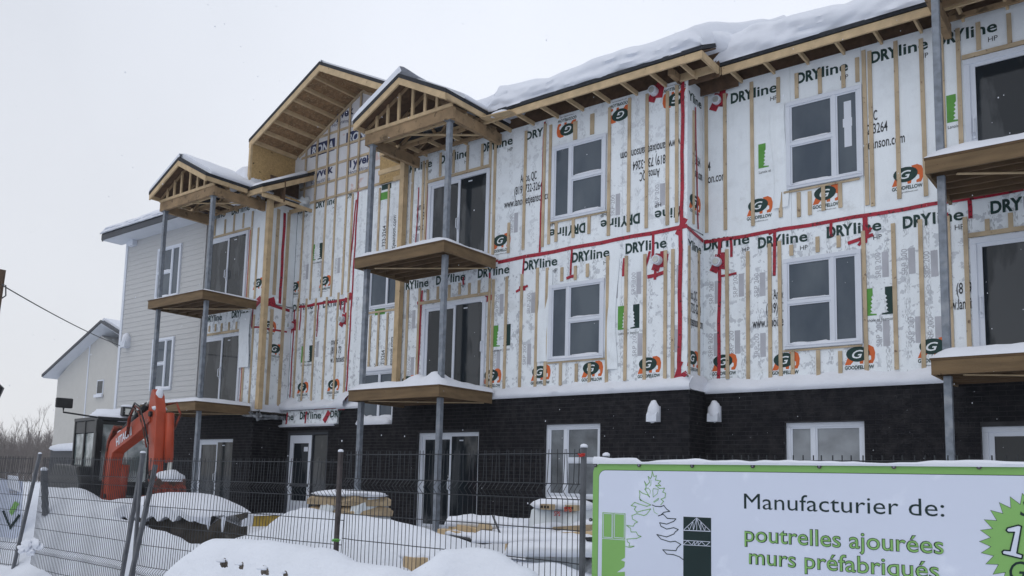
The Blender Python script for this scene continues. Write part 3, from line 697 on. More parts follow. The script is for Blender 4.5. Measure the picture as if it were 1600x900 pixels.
# loose house wrap hanging over the sheathing
def drape(x0, x1, z0, z1, Y, seed):
    mb = MB(); n, m_ = 7, 12
    for j in range(m_ + 1):
        for i in range(n + 1):
            s, t = i / n, j / m_
            x = x0 + (x1 - x0) * s + 0.04 * math.sin(t * 5 + seed); z = z1 + (z0 - z1) * t
            y = Y - 0.012 - 0.014 * (1 + math.sin(s * 7 + t * 3 + seed)) * (0.3 + t) * (1 - .7 * abs(2 * s - 1))
            mb.v.append((x, y, z))
    for j in range(m_):
        for i in range(n): k = j * (n + 1) + i; mb.f.append((k, k + 1, k + n + 2, k + n + 1))
    return part('loose_wrap', mb, plain, B, smooth=True)
drape(-10.02, -9.72, 4.0, 5.85, YA, 1); drape(-8.45, -8.18, 3.75, 5.85, YA, 2); drape(-20.05, -19.6, 4.5, 6.0, YA - .05, 3); drape(-5.42, -5.16, 6.5, 8.4, YB, 4)

# ---- black brick base, brick by brick
CO, BL = 0.0755, 0.215
single = []
rest = MB()
def bricks(Y, x0, x1, z0, z1, holes, face='y', indiv=False):
    rows = int((z1 - z0) / CO); dz = (z1 - z0) / rows
    for r in range(rows):
        za, zb = z0 + r * dz, z0 + (r + 1) * dz
        x = x0 - (BL / 2 if r % 2 else 0)
        while x < x1:
            a, b = max(x, x0), min(x + BL, x1); x += BL
            segs = [(a, b)]
            for hx0, hx1, hz0, hz1 in holes:
                if za < hz1 - .01 and zb > hz0 + .01:
                    ns = []
                    for p, q in segs:
                        if q <= hx0 or p >= hx1: ns.append((p, q)); continue
                        if p < hx0: ns.append((p, hx0))
                        if q > hx1: ns.append((hx1, q))
                    segs = ns
            for p, q in segs:
                if q - p < 0.03: continue
                j = random.uniform(-.0015, .0015)
                if face == 'y' and indiv and za > 1.95 and p > -8.0 and p < -1.5:
                    single.append((p, q, Y, za, zb, j)); continue
                g = 0.0055
                if face == 'y':
                    v = [(p + g, Y + j, za + g), (q - g, Y + j, za + g), (q - g, Y + j, zb - g), (p + g, Y + j, zb - g)]; v += [(a_, Y + .03, c_) for a_, b_, c_ in v]
                else:
                    v = [(Y + j, p + g, za + g), (Y + j, q - g, za + g), (Y + j, q - g, zb - g), (Y + j, p + g, zb - g)]; v += [(Y - .03, b_, c_) for a_, b_, c_ in v]
                rest.add(v, [(0, 1, 2, 3), (0, 4, 5, 1), (1, 5, 6, 2), (2, 6, 7, 3), (3, 7, 4, 0)])
    # mortar behind with the same openings left as it is: the wall core
GD = [(-13.19, -11.41, 0.5, 2.63), (-9.74, -8.47, 1.32, 2.74)]
bricks(0.0, -13.98, -6.66, 0.3, 3.29, GD, indiv=True)
bricks(0.65, -6.66, XR, 0.3, 3.27, [(-5.22, -3.93, 1.32, 2.72), (-2.28, -0.45, 0.5, 2.60)], indiv=True)
bricks(-6.66, 0.03, 0.65, 0.3, 3.29, [], face='x')
bricks(1.0, -19.2, -13.9, 0.3, 3.36, [(-18.98, -17.33, 0.5, 2.78), (-16.2, -15.0, 2.98, 3.4), (-19.2, -16.93, 2.96, 3.4)])
bricks(-19.18, 0.03, 1.0, 0.3, 3.29, [], face='x')
bricks(0.0, -26.5, -19.18, 0.3, 3.29, [(-21.8, -20.0, 0.5, 2.58)])
single.sort(key=lambda s: (s[0] + 0) ** 2 + (s[2] + 13.6) ** 2)
for k, s in enumerate(single):
    p, q, Y, za, zb, j = s
    if k < 296 and s[0] < -1.9:
        piece('brick', (p + q) / 2, Y + .045 + j, (za + zb) / 2, round(q - p - .008, 3), 0.09, round(zb - za - .008, 4), brickm, B)
    else:
        g = .0055; v = [(p + g, Y + j, za + g), (q - g, Y + j, za + g), (q - g, Y + j, zb - g), (p + g, Y + j, zb - g)]; v += [(a_, Y + .03, c_) for a_, b_, c_ in v]
        rest.add(v, [(0, 1, 2, 3), (0, 4, 5, 1), (1, 5, 6, 2), (2, 6, 7, 3), (3, 7, 4, 0)])
part('brickwork', rest, brickm, B, kind='stuff')
def wallplate(Y, x0, x1, z0, z1, holes, t=0.09):      # mortar bed behind the bricks, with the openings cut
    xs_ = sorted(set([x0, x1] + [h[0] for h in holes] + [h[1] for h in holes])); mb = MB()
    xs_ = [x for x in xs_ if x0 <= x <= x1]
    for a, b in zip(xs_, xs_[1:]):
        zz = [(z0, z1)]
        for h in holes:
            if a >= h[0] - 1e-6 and b <= h[1] + 1e-6:
                nz_ = []
                for p, q in zz:
                    if h[2] > p: nz_.append((p, min(q, h[2])))
                    if h[3] < q: nz_.append((max(p, h[3]), q))
                zz = nz_
        for p, q in zz: mb.box(a, b, Y + .006, Y + t, p, q)
    part('mortar_bed', mb, mortar, B)
wallplate(0, -13.975, -6.665, 0.25, 3.28, GD, 0.15); wallplate(.65, -6.665, XR, .25, 3.26, [(-5.22, -3.93, 1.32, 2.72), (-2.28, -.45, .5, 2.60)], 0.15)
wallplate(1.0, -19.18, -13.98, .25, 2.955, [(-18.98, -17.33, .5, 2.78)], 0.15); wallplate(1.0, -16.92, -13.98, 2.956, 3.35, [(-16.2, -15.0, 2.98, 3.36)], 0.15)
wallplate(0, -26.49, -19.19, .25, 3.28, [(-21.8, -20.0, .5, 2.58)], 0.15)
piece('mortar_bed', -6.70, 0.36, 1.77, 0.06, 0.58, 3.02, mortar, B); piece('mortar_bed', -19.22, 0.55, 1.77, 0.06, 0.88, 3.02, mortar, B)

# ---- lap siding on the finished far part
piece('corner_board', -26.44, 0.07, 6.2, 0.12, 0.12, 5.8, vinyl, B)
z = 3.36
while z < 9.04:
    mb_h = 0.155
    for a, b in ((-26.38, -24.3), (-24.296, -21.98)):
        o = piece('siding_board', (a + b) / 2, 0.045, z + mb_h / 2, b - a - 0.004, 0.022, mb_h + 0.004, siding, B); o.rotation_euler = (math.radians(-4), 0, 0)
    z += mb_h
part('wall', MB().box(-26.4, -21.9, 0.075, 0.16, 3.3, 9.05), siding, B)

# ---- windows and patio doors
def window(x0, x1, z0, z1, Y, narrow='left', proj=0.05, stacked=True, snowy=0.05, gl=None, label=None, mull=False):
    gl = gl or glass
    f = 0.075; o = MB(); yf = Y - proj; yb = Y + 0.045
    o.box(x0, x1, yf, yb, z0, z0 + f).box(x0, x1, yf, yb, z1 - f, z1).box(x0, x0 + f, yf, yb, z0 + f, z1 - f).box(x1 - f, x1, yf, yb, z0 + f, z1 - f)
    w = part('window', o, vinyl, B, bevel=0.006)
    if label: w['label'] = label
    wd = x1 - x0; nw = 0.30 * wd
    m = x0 + f + nw if narrow == 'left' else x1 - f - nw
    if narrow is None: m = None
    if m: part('mullion', MB().box(m - .03, m + .03, yf + .004, yb, z0 + f, z1 - f), vinyl, w)
    zm = (z0 + z1) / 2 + 0.02
    cells = []
    if m:
        nar = (x0 + f, m - .03) if narrow == 'left' else (m + .03, x1 - f); wid = (m + .03, x1 - f) if narrow == 'left' else (x0 + f, m - .03)
        cells.append((*nar, z0 + f, z1 - f))
    else: wid = (x0 + f, x1 - f)
    if stacked:
        part('transom', MB().box(wid[0], wid[1], yf + .004, yb, zm - .03, zm + .03), vinyl, w); cells += [(*wid, z0 + f, zm - .03), (*wid, zm + .03, z1 - f)]
    else: cells.append((*wid, z0 + f, z1 - f))
    for a, b, c, d in cells:
        s = 0.028; q = MB().box(a, b, yf + .016, yb - .004, c, c + s).box(a, b, yf + .016, yb - .004, d - s, d).box(a, a + s, yf + .016, yb - .004, c + s, d - s).box(b - s, b, yf + .016, yb - .004, c + s, d - s)
        part('sash', q, vinyl, w)
        part('pane', MB().box(a + s, b - s, yf + .034, yf + .040, c + s, d - s), gl, w)
        if snowy and c > z0 + f + .1 or snowy and (narrow is not None and (b - a) > nw * 1.2):
            snow_lip(a + .01, b - .01, yf + .002, yf + .032, c + .002, snowy, w, seed=a + c)
    if snowy: snow_lip(x0 + .02, x1 - .02, yf - .01, yf + .03, z0 + f * .6, snowy * 0.9, w, seed=x0)
    return w
def snow_lip(x0, x1, y0, y1, z, h, parent, seed=0.0, name='snow', n=None, m=None):
    """a little drift lying on a ledge along x"""
    n = n or max(6, int((x1 - x0) / 0.08)); mb = MB()
    for i in range(n + 1):
        x = x0 + (x1 - x0) * i / n; e = min(1, min(i, n - i) / 1.5 + 0.25)
        hh = h * e * (0.8 + 0.45 * noise.noise(Vector((x * 2.2, seed, 0))) + 0.2 * noise.noise(Vector((x * 7, seed, 5))))
        mb.v += [(x, y0, z), (x, y0 - h * .12, z + hh * .45), (x, y0 + (y1 - y0) * .35, z + hh * .95), (x, y1, z + hh), (x, y1, z)]
        if i:
            k = i * 5
            for q in range(5): mb.f.append((k - 5 + q, k + q, k + (q + 1) % 5, k - 5 + (q + 1) % 5))
    mb.f += [(4, 3, 2, 1, 0), tuple(n * 5 + q for q in range(5))]
    return part(name, mb, m or snow, parent, smooth=True, fix=True)
window(-9.74, -8.46, 6.83, 8.40, YA, 'left'); window(-9.74, -8.46, 3.98, 5.52, YA, 'left')
window(-5.16, -3.87, 6.79, 8.38, YB, 'right'); window(-5.24, -3.94, 3.98, 5.56, YB, 'right')
window(-24.5, -23.2, 6.85, 8.46, 0.05, 'right', 0.07); window(-24.42, -23.25, 4.06, 5.64, 0.05, 'right', 0.07)
window(-9.74, -8.47, 1.32, 2.74, 0.10, 'left', 0.03, snowy=0, gl=filmg); window(-5.22, -3.93, 1.32, 2.72, 0.75, 'left', 0.03, snowy=0, stacked=False, gl=filmg2, label='window covered in cloudy plastic film')
w1 = window(-16.12, -14.75, 5.86, 7.28, YC, None, 0.05, stacked=False); part('mullion', MB().box(-15.47, -15.40, YC - .05, YC, 5.94, 7.2), vinyl, w1)
w2 = window(-16.18, -14.95, 2.98, 4.28, YC, None, 0.10, stacked=False, snowy=0.16); part('mullion', MB().box(-15.56, -15.48, YC - .09, YC, 3.05, 4.2), vinyl, w2)
snow_lip(-16.2, -15.0, 0.93, 1.02, 2.93, 0.26, w2, 3.3); snow_lip(-16.25, -14.9, 0.97, 1.08, 4.27, 0.13, w2, 8.3)
# strip of insulation behind one pane, film over the basement windows
part('foam_strip', MB().box(-4.17, -4.05, 0.7305, 0.733, 7.35, 8.15).box(-4.19, -4.04, 0.7295, 0.7305, 7.7, 7.85), vinyl, B)
part('window_film', MB().box(-9.66, -8.55, 0.083, 0.089, 1.38, 2.66), film, B) if False else None
def patio(x0, x1, z0, z1, Y, proj=0.05, handle='centre', jamb=0.16):
    yf, yb = Y - proj, Y + 0.045; f = 0.085
    o = MB().box(x0, x1, yf, yb, z1 - f, z1).box(x0, x0 + f, yf, yb, z0, z1 - f).box(x1 - f, x1, yf, yb, z0, z1 - f).box(x0 + f, x1 - f, yf, yb, z0, z0 + .05)
    d = part('patio_door', o, vinyl, B, bevel=0.006)
    c = (x0 + x1) / 2 + .03
    part('door_leaf', MB().box(x0 + f, x0 + jamb, yf + .02, yb, z0 + .05, z1 - f).box(x0 + jamb, c + .03, yf + .02, yb, z1 - f - .06, z1 - f).box(x0 + jamb, c + .03, yf + .02, yb, z0 + .05, z0 + .12).box(c - .03, c + .03, yf + .02, yb, z0 + .12, z1 - f - .06), vinyl, d)
    part('pane', MB().box(x0 + jamb, c - .03, yf + .040, yf + .046, z0 + .12, z1 - f - .06), glass_d, d, label='left pane of the patio door')
    part('pane', MB().box(c + .03, x1 - f, Y - .008, Y - .003, z0 + .05, z1 - f), glass_d, d)
    part('sticker', MB().box(c + .25, c + .36, Y - .012, Y - .009, z1 - f - .10, z1 - f - .075), vinyl, d)
    hx = {'centre': c, 'left': x0 + f + .04, 'right': x1 - f + .03}[handle]
    part('handle', MB().tube([(hx, yf + .01, z0 + .85), (hx, yf - .05, z0 + .88), (hx, yf - .05, z0 + 1.08), (hx, yf + .01, z0 + 1.11)], .012, 6).box(hx - .02, hx + .02, yf + .005, yf + .02, z0 + .8, z0 + 1.15), vinyl, d)
    return d
patio(-13.17, -11.37, 6.24, 8.31, YA); patio(-13.20, -11.38, 3.44, 5.48, YA, handle='right'); patio(-13.19, -11.41, 0.55, 2.63, 0.11, 0.02)
patio(-21.87, -19.98, 6.24, 8.35, YA); patio(-21.87, -20.0, 3.44, 5.49, YA); patio(-21.8, -20.0, 0.55, 2.58, 0.11, 0.02)
patio(-2.34, -0.5, 6.24, 8.34, YB, handle='left'); patio(-2.34, -0.5, 3.44, 5.47, YB, handle='left'); patio(-2.28, -0.45, 0.55, 2.60, 0.76, 0.02, handle='left')
# entrance door with its sidelight
e = part('entrance_door', MB().box(-18.98, -17.33, 1.02, 1.1, 2.72, 2.78).box(-18.98, -18.92, 1.02, 1.1, .5, 2.72).box(-17.99, -17.95, 1.02, 1.1, .5, 2.72).box(-17.37, -17.33, 1.02, 1.1, .5, 2.72), greyalu, B)
part('door_leaf', MB().box(-18.91, -18.76, 1.04, 1.09, .52, 2.71).box(-18.13, -18.0, 1.04, 1.09, .52, 2.71).box(-18.76, -18.13, 1.04, 1.09, 2.5, 2.71).box(-18.76, -18.13, 1.04, 1.09, .52, .98), vinyl, e)
part('pane', MB().box(-18.75, -18.14, 1.055, 1.065, .99, 2.49), glass_d, e); part('pane', MB().box(-17.94, -17.38, 1.055, 1.065, .55, 2.70), glass_d, e)
part('push_bar', MB().box(-18.8, -18.06, 1.0, 1.03, 1.35, 1.41), greyalu, e); part('notice', MB().box(-18.33, -18.17, 1.05, 1.054, 2.28, 2.4), vinyl, e)

# ---- round wall vents and snow-capped hood vents
def round_vent(u, v, Y, ln=0.13, face='y', wrap=True, r=0.085):
    x, z = at(u, v, Y - ln); n = part('round_vent', MB().tube([(x, Y - .002, z), (x, Y - ln, z)], r, 16), vinyl, B, smooth=False)
    part('vent_flap', MB().tube([(x, Y - ln + .001, z), (x, Y - ln - .012, z)], r * .7, 12), chrome, n)
    if wrap:
        for k, (dx, dz, sw, sh, ro) in enumerate(((.05, 0, .27, .25, .08), (-.02, -.04, .16, .30, .3), (.10, .02, .12, .30, -.12))):
            piece('tape_strip', x + dx, Y - .006 - .002 * k, z + dz, sw, .002, sh, tape, B, (0, ro + (u % 7) * .04, 0))
round_vent(1018, 140, YA); round_vent(1024, 405, YA); round_vent(1118, 155, YB, 0.08); round_vent(1118, 408, YB, 0.1)
round_vent(450, 508, YC, 0.15); round_vent(531, 498, YC, 0.12)
def hood(x, z, Y, m=vinyl, s=1.0):
    h = part('hood_vent', MB().prism([(Y, z - .15 * s), (Y, z + .13 * s), (Y - .05 * s, z + .13 * s), (Y - .16 * s, z - .02), (Y - .17 * s, z - .15 * s)], 'x', x - .1 * s, x + .1 * s), m, B, fix=True)
    part('snow', MB().blob((x, Y - .075 * s, z + .03), .115 * s, .10 * s, .20 * s, x, flat=False), snow, h, smooth=True)
for u, v, Y in ((1021, 646, 0.0), (1116, 646, 0.65)):
    x, z = at(u, v, Y - .08); hood(x, z, Y)
x, z = at(197, 534, -.04); hood(x, z, 0.05, s=1.25)
x, z = at(209, 380, 0.0); part('wall_lamp', MB().box(x - .14, x + .14, -.12, .05, z - .1, z + .1), vinyl, B)

# ---- snow on the brick ledges (drifted against the wall)
def ledge_snow(x0, x1, yf, yb, z, h, seed, axis='x', nm='ledge_snow', lump=0.0):
    n = int(abs(x1 - x0) / 0.07); mb = MB()
    for i in range(n + 1):
        t = x0 + (x1 - x0) * i / n
        hh = 1.12 * h * (1 + 0.30 * noise.noise(Vector((t * 1.3, seed, 0))) + 0.24 * noise.noise(Vector((t * 5, seed, 3)))) + lump * max(0, noise.noise(Vector((t * 1.7, seed, 9))) + .15)
        prof = [(yf, z - .005), (yf - .04, z + .03 + .012 * noise.noise(Vector((t * 6, seed, 5)))), (yf - .045 - .03 * noise.noise(Vector((t * 3, seed, 7))), z + hh * .38), (yf + (yb - yf) * .35, z + hh * .75), (yb, z + hh)]
        for (p, q) in prof: mb.v.append((t, p, q) if axis == 'x' else (p, t, q))
        if i:
            k = 5 * i
            for q in range(4): mb.f.append((k - 5 + q, k + q, k + q + 1, k - 4 + q))
    o = part(nm, mb, snow, B, smooth=True, fix=True); return o
ledge_snow(-11.25, -6.63, -0.02, 0.10, 3.29, 0.21, 1); ledge_snow(-13.98, -13.3, -0.02, 0.10, 3.29, 0.16, 2)
ledge_snow(-6.66, -2.3, 0.63, 0.75, 3.27, 0.24, 3); ledge_snow(-0.03, 0.72, -6.60, -6.76, 3.29, 0.28, 4, 'y')
ledge_snow(-19.25, -16.6, 0.85, 1.1, 3.38, 0.20, 5, lump=0.35); ledge_snow(-17.0, -16.15, 0.97, 1.1, 3.36, 0.22, 6)
ledge_snow(-19.25, -16.92, 0.86, 0.96, 2.93, 0.08, 7); ledge_snow(-0.05, 1.0, -19.14, -19.26, 3.3, 0.22, 8, 'y', lump=.3)
part('torn_membrane', MB().blob((-19.12, 0.50, 3.20), 0.10, 0.50, 0.07, 5, 40, 16, amp=1.3, flat=False).blob((-19.06, 0.06, 3.17), 0.10, 0.10, 0.10, 8, 24, 12, amp=1.2, flat=False), membrane, B)
for x, y0, y1 in ((-19.2, 0.0, 0.95),):
    part('ledge_board', MB().box(-19.2, -19.0, -0.05, 0.95, 3.24, 3.29), dark, B)

# ================================================================== roofs
def roof_slab(x0, x1, y0, z0, y1, pitch, nm='roof', right_rake=True):
    """deck with dark edge; low edge along y0 at height z0 (top)"""
    z1 = z0 + (y1 - y0) * pitch
    r = part(nm, MB().prism([(y0 - .03, z0), (y1, z1 + .015), (y1, z1 - .05), (y0 - .03, z0 - .075)], 'x', x0, x1), shingle, B, fix=True)
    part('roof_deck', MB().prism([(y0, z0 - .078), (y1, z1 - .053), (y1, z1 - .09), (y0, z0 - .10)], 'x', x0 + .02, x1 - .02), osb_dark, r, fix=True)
    return r
def eave(x0, x1, y0, z0, ywall, r, step=0.61, m=lumber, off=0.3, fascia=True):
    if fascia: part('fascia_board', MB().box(x0, x1, y0 - .012, y0 + .028, z0 - .225, z0 - .085), m, r)
    x = x0 + off
    while x < x1 - .05:
        zb = z0 - .10
        part('rafter_tail', MB().box(x - .019, x + .019, y0 + .03, ywall + .028, zb - .115, zb - .03), lumber, r, fix=True)
        x += step
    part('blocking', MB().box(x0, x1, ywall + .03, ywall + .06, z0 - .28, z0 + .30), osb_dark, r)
rA = roof_slab(-14.15, -6.15, -0.56, 9.20, 6, 0.5); eave(-14.15, -6.15, -0.56, 9.20, YA, rA, off=0.25)
rB = roof_slab(-6.95, XR, 0.21, 9.205, 6, 0.46); eave(-6.13, XR, 0.21, 9.205, YB, rB, off=0.15)
part('blocking', MB().box(-6.95, -6.0, 0.62, 0.65, 8.9, 9.5).box(-6.90, -6.87, 0.0, 0.62, 8.95, 9.5), osb_dark, rB)
part('fascia_board', MB().box(-6.19, -6.15, -0.53, 0.20, 8.975, 9.115), lumber, rA)
part('ledger_board', MB().box(-6.9, -6.19, 0.02, 0.06, 8.98, 9.12), lumber, rA)
part('rafter_tail', MB().beam((-6.9, -.3, 9.05), (-6.9, 0.1, 9.05), .09, .12), roofwood, rA)
rL = roof_slab(-26.93, -18.55, -0.56, 9.20, 6, 0.5); eave(-22.1, -18.55, -0.56, 9.20, YA, rL, off=0.3)
part('fascia_board', MB().box(-26.93, -22.1, -0.60, -0.56, 8.99, 9.15), greyalu, rL); part('fascia_board', MB().prism([(-.56, 8.95), (-.56, 9.19), (5, 12.0), (5, 11.7)], 'x', -26.97, -26.93), greyalu, rL, fix=True)
part('soffit', MB().box(-26.9, -22.1, -0.56, 0.06, 8.97, 8.99), soff, rL)
part('rake_board', MB().prism([(-.53, 8.98), (-.53, 9.12), (1.1, 9.94), (1.1, 9.80)], 'x', -18.60, -18.56), lumber, rL, fix=True)
part('return_board', MB().box(-18.62, -18.58, -0.53, 1.1, 8.88, 8.97), lumber, rL); part('return_board', MB().box(-19.2, -18.6, 0.2, .24, 8.86, 8.97), lumber, rL); part('return_board', MB().box(-19.2, -18.6, .8, .84, 8.86, 8.97), lumber, rL)
part('return_board', MB().box(-14.15, -14.11, -0.53, 1.05, 8.98, 9.12), lumber, rA); part('return_board', MB().box(-14.9, -14.15, 0.1, .14, 8.88, 8.99), lumber, rA); part('return_board', MB().box(-14.9, -14.15, .6, .64, 8.88, 8.99), lumber, rA)
part('blocking', MB().box(-19.24, -19.21, .14, 1.12, 9.0, 9.8), osb_dark, rL)
part('gap_tarp', MB().blob((-18.75, 0.95, 9.15), .10, .2, .16, 2, flat=False, amp=.9), film, rL, smooth=True)

# big gable over the recess
GP, GZ, GY = 0.497, 12.10, -0.40
def gable(xc, half, zp, pitch, y0, y1, parent=None, edge=.085, bd=.15):
    gr = part('gable_roof', MB().prism([(xc - half, zp - half * pitch), (xc, zp), (xc + half, zp - half * pitch), (xc + half, zp - half * pitch - edge), (xc, zp - edge), (xc - half, zp - half * pitch - edge)], 'y', y0, y1), shingle, B, fix=True)
    for s in (-1, 1):
        e1 = (xc + s * (half - .01), zp - (half - .01) * pitch - edge - .003)
        p = [(xc, zp - edge - .003), e1, (e1[0], e1[1] - bd * 1.1), (xc, zp - edge - .003 - bd * 1.1)]
        part('rake_board', MB().prism(p, 'y', y0 + .01, y0 + .05), lumber, gr, fix=True)
        q = [(xc, zp - edge - .005), e1, (e1[0], e1[1] - .025), (xc, zp - edge - .03)]
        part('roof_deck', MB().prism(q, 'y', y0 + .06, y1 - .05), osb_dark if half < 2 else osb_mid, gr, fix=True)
    return gr
G = gable(gxc, 2.82, GZ, GP, GY, 5)
for s in (-1, 1):
    k = 0.25
    while k < 2.75:
        z = GZ - k * GP - .085 - .03
        part('lookout', MB().prism([(gxc + s * k, z), (gxc + s * (k + .038), z - .02), (gxc + s * (k + .038), z - .11), (gxc + s * k, z - .09)], 'y', GY + .055, 1.12), lumber, G, fix=True)
        k += 0.40
part('cheek_panel', MB().prism([(-0.33, 9.18), (1.1, 9.18), (1.1, gz(-19.42) + .0), (-0.33, gz(-19.42) + .0)], 'x', -19.48, -19.44), osb, G, fix=True)
part('corner_stud', MB().box(-19.50, -19.42, -0.40, -0.335, 9.1, gz(-19.45)), lumber, G)
part('strand_board', MB().box(-18.75, -18.72, .3, 1.1, 9.1, 9.14), osb, G)
part('cheek_panel', MB().box(-14.02, -13.98, -0.33, 1.1, 9.3, 10.45), osb, G)

# ---- balcony towers: steel posts, two decks and a gabled roof on beams
def balcony(xl, xr, Yw, right_open=False, snow_h=(0.13, 0.13), posts=None):
    yf = Yw - 1.72
    for zi, zt in enumerate((6.21, 3.40)):
        f = MB().box(xl, xr, yf, yf + .04, zt - .215, zt - .02).box(xl, xl + .04, yf + .04, Yw - .12, zt - .215, zt - .02).box(xr - .04, xr, yf + .04, Yw - .12, zt - .215, zt - .02)
        d = part('balcony', f, treated, B)
        y = yf + .30
        while y < Yw - .15:
            part('joist', MB().box(xl + .04, xr - .04, y - .019, y + .019, zt - .19, zt - .03), treated_dark, d); y += .29
        part('brace', MB().beam((xl + .35, yf + .25, zt - .205), (xr - .15, Yw - .2, zt - .205), .05, .015), lumber, d)
        nb = 12
        for i in range(nb):
            a = yf - .01 + i * (1.6 / nb); part('deck_board', MB().box(xl - .01, xr + .01, a + .003, a + 1.6 / nb - .003, zt - .018, zt + .012), treated_dark, d)
        # snow sheet over the deck
        h = snow_h[zi]; mb = MB(); nx_, ny_ = 30, 12
        for j in range(ny_ + 1):
            for i in range(nx_ + 1):
                s, t = i / nx_, j / ny_; x = xl - .015 + (xr - xl + .03) * s; y = yf - .015 + (Yw - .06 - yf) * t
                e = min(1, 0.45 + 5 * min(s, 1 - s, t)) if min(s, 1 - s, t) > 0 else 0.0
                nzv = 1 + .25 * noise.noise(Vector((x * 1.6, y * 1.6, zt))) + .15 * noise.noise(Vector((x * 5, y * 5, zt)))
                if zi == 1 and h > .14: nzv += 0.9 * math.exp(-((x - (xr - .28)) / .16) ** 2 - ((y - yf - .15) / .4) ** 2) + .7 * math.exp(-((x - (xr - .82)) / .17) ** 2 - ((y - yf - .2) / .4) ** 2)
                mb.v.append((x, y, zt + .012 + (h * e * nzv)))
        for j in range(ny_):
            for i in range(nx_): k = j * (nx_ + 1) + i; mb.f.append((k, k + 1, k + nx_ + 2, k + nx_ + 1))
        part('snow', mb, snow, d, smooth=True)
    # posts
    for px in (posts or (xl + .16, xr - .16)):
        for z0, z1 in ((6.22, 8.72), (3.42, 5.995), (0.3, 3.185)):
            b = MB()
            b.box(px - .05, px + .05, yf + .17, yf + .27, z0, z1)
            p = part('post', b, steel, B, bevel=.008)
        for zp_ in (6.225, 3.415): part('base_plate', MB().box(px - .09, px + .09, yf + .12, yf + .32, zp_, zp_ + .012), steel, B)
        part('post_cap', MB().box(px - .07, px + .07, yf + .15, yf + .29, 8.715, 8.735), steel, B)
    # roof
    xc = (xl + xr) / 2; half = (xr - xl) / 2 + .06; zp = 9.21 + half * .51
    g = gable(xc, half, zp, .51, yf - .18, Yw + 1.2, bd=.13)
    part('beam', MB().box(xl + .0, xr - .0, yf + .13, yf + .21, 8.735, 8.965), roofwood, g); 
    for bx in (xl + .04, xr - .10):
        part('beam', MB().box(bx - .05, bx + .05, yf + .215, Yw + .02, 8.735, 8.965), roofwood, g)
    part('truss_chord', MB().box(xl + .02, xr - .02, yf + .10, yf + .14, 8.968, 9.04), lumber, g)
    for fr in (-.78, -.5, -.22, .12, .42, .70):
        x = xc + fr * (half - .15); zt = zp - abs(x - xc) * .51 - .11
        if zt - 9.05 > .05: part('truss_web', MB().box(x - .032, x + .032, yf + .11, yf + .148, 9.04, zt), lumber, g)
    for sgn in (-1, 1):
        part('truss_web', MB().beam((xc + sgn * .02, yf + .13, zp - .16), (xc + sgn * (half - .06), yf + .13, 9.05), .035, .06), roofwood, g)
    for k in range(1, 4):
        y = yf + .13 + k * .48
        part('truss_chord', MB().box(xl + .06, xr - .06, y - .019, y + .019, 8.93, 9.01), lumber if k < 2 else roofwood, g)  # inner chords take the darker tone in place of shade
        for sgn in (-1, 1):
            part('truss_web', MB().beam((xc, y, zp - .16), (xc + sgn * (half - .15), y, 9.03), .036, .07), roofwood, g)
            part('truss_web', MB().beam((xc + sgn * .45, y, zp - .38), (xc + sgn * .05, y, 9.0), .036, .06), roofwood, g)
    part('soffit_nailer', MB().beam((xl + .5, yf + .3, 8.925), (xr - .3, Yw - .2, 8.925), .07, .02), lumber, g)
    part('eave_board', MB().box(xr + .02, xr + .06, yf - .13, Yw - .65, 9.02, 9.13), lumber, g); part('eave_board', MB().box(xl - .06, xl - .02, yf - .13, Yw - .65, 9.02, 9.13), lumber, g)
    return g
gM = balcony(-13.52, -10.98, 0.0, snow_h=(.12, .16)); gL = balcony(-21.72, -19.14, 0.0, snow_h=(.08, .12)); gR = balcony(-2.57, 0.0, 0.65, snow_h=(.15, .17))
gG = G

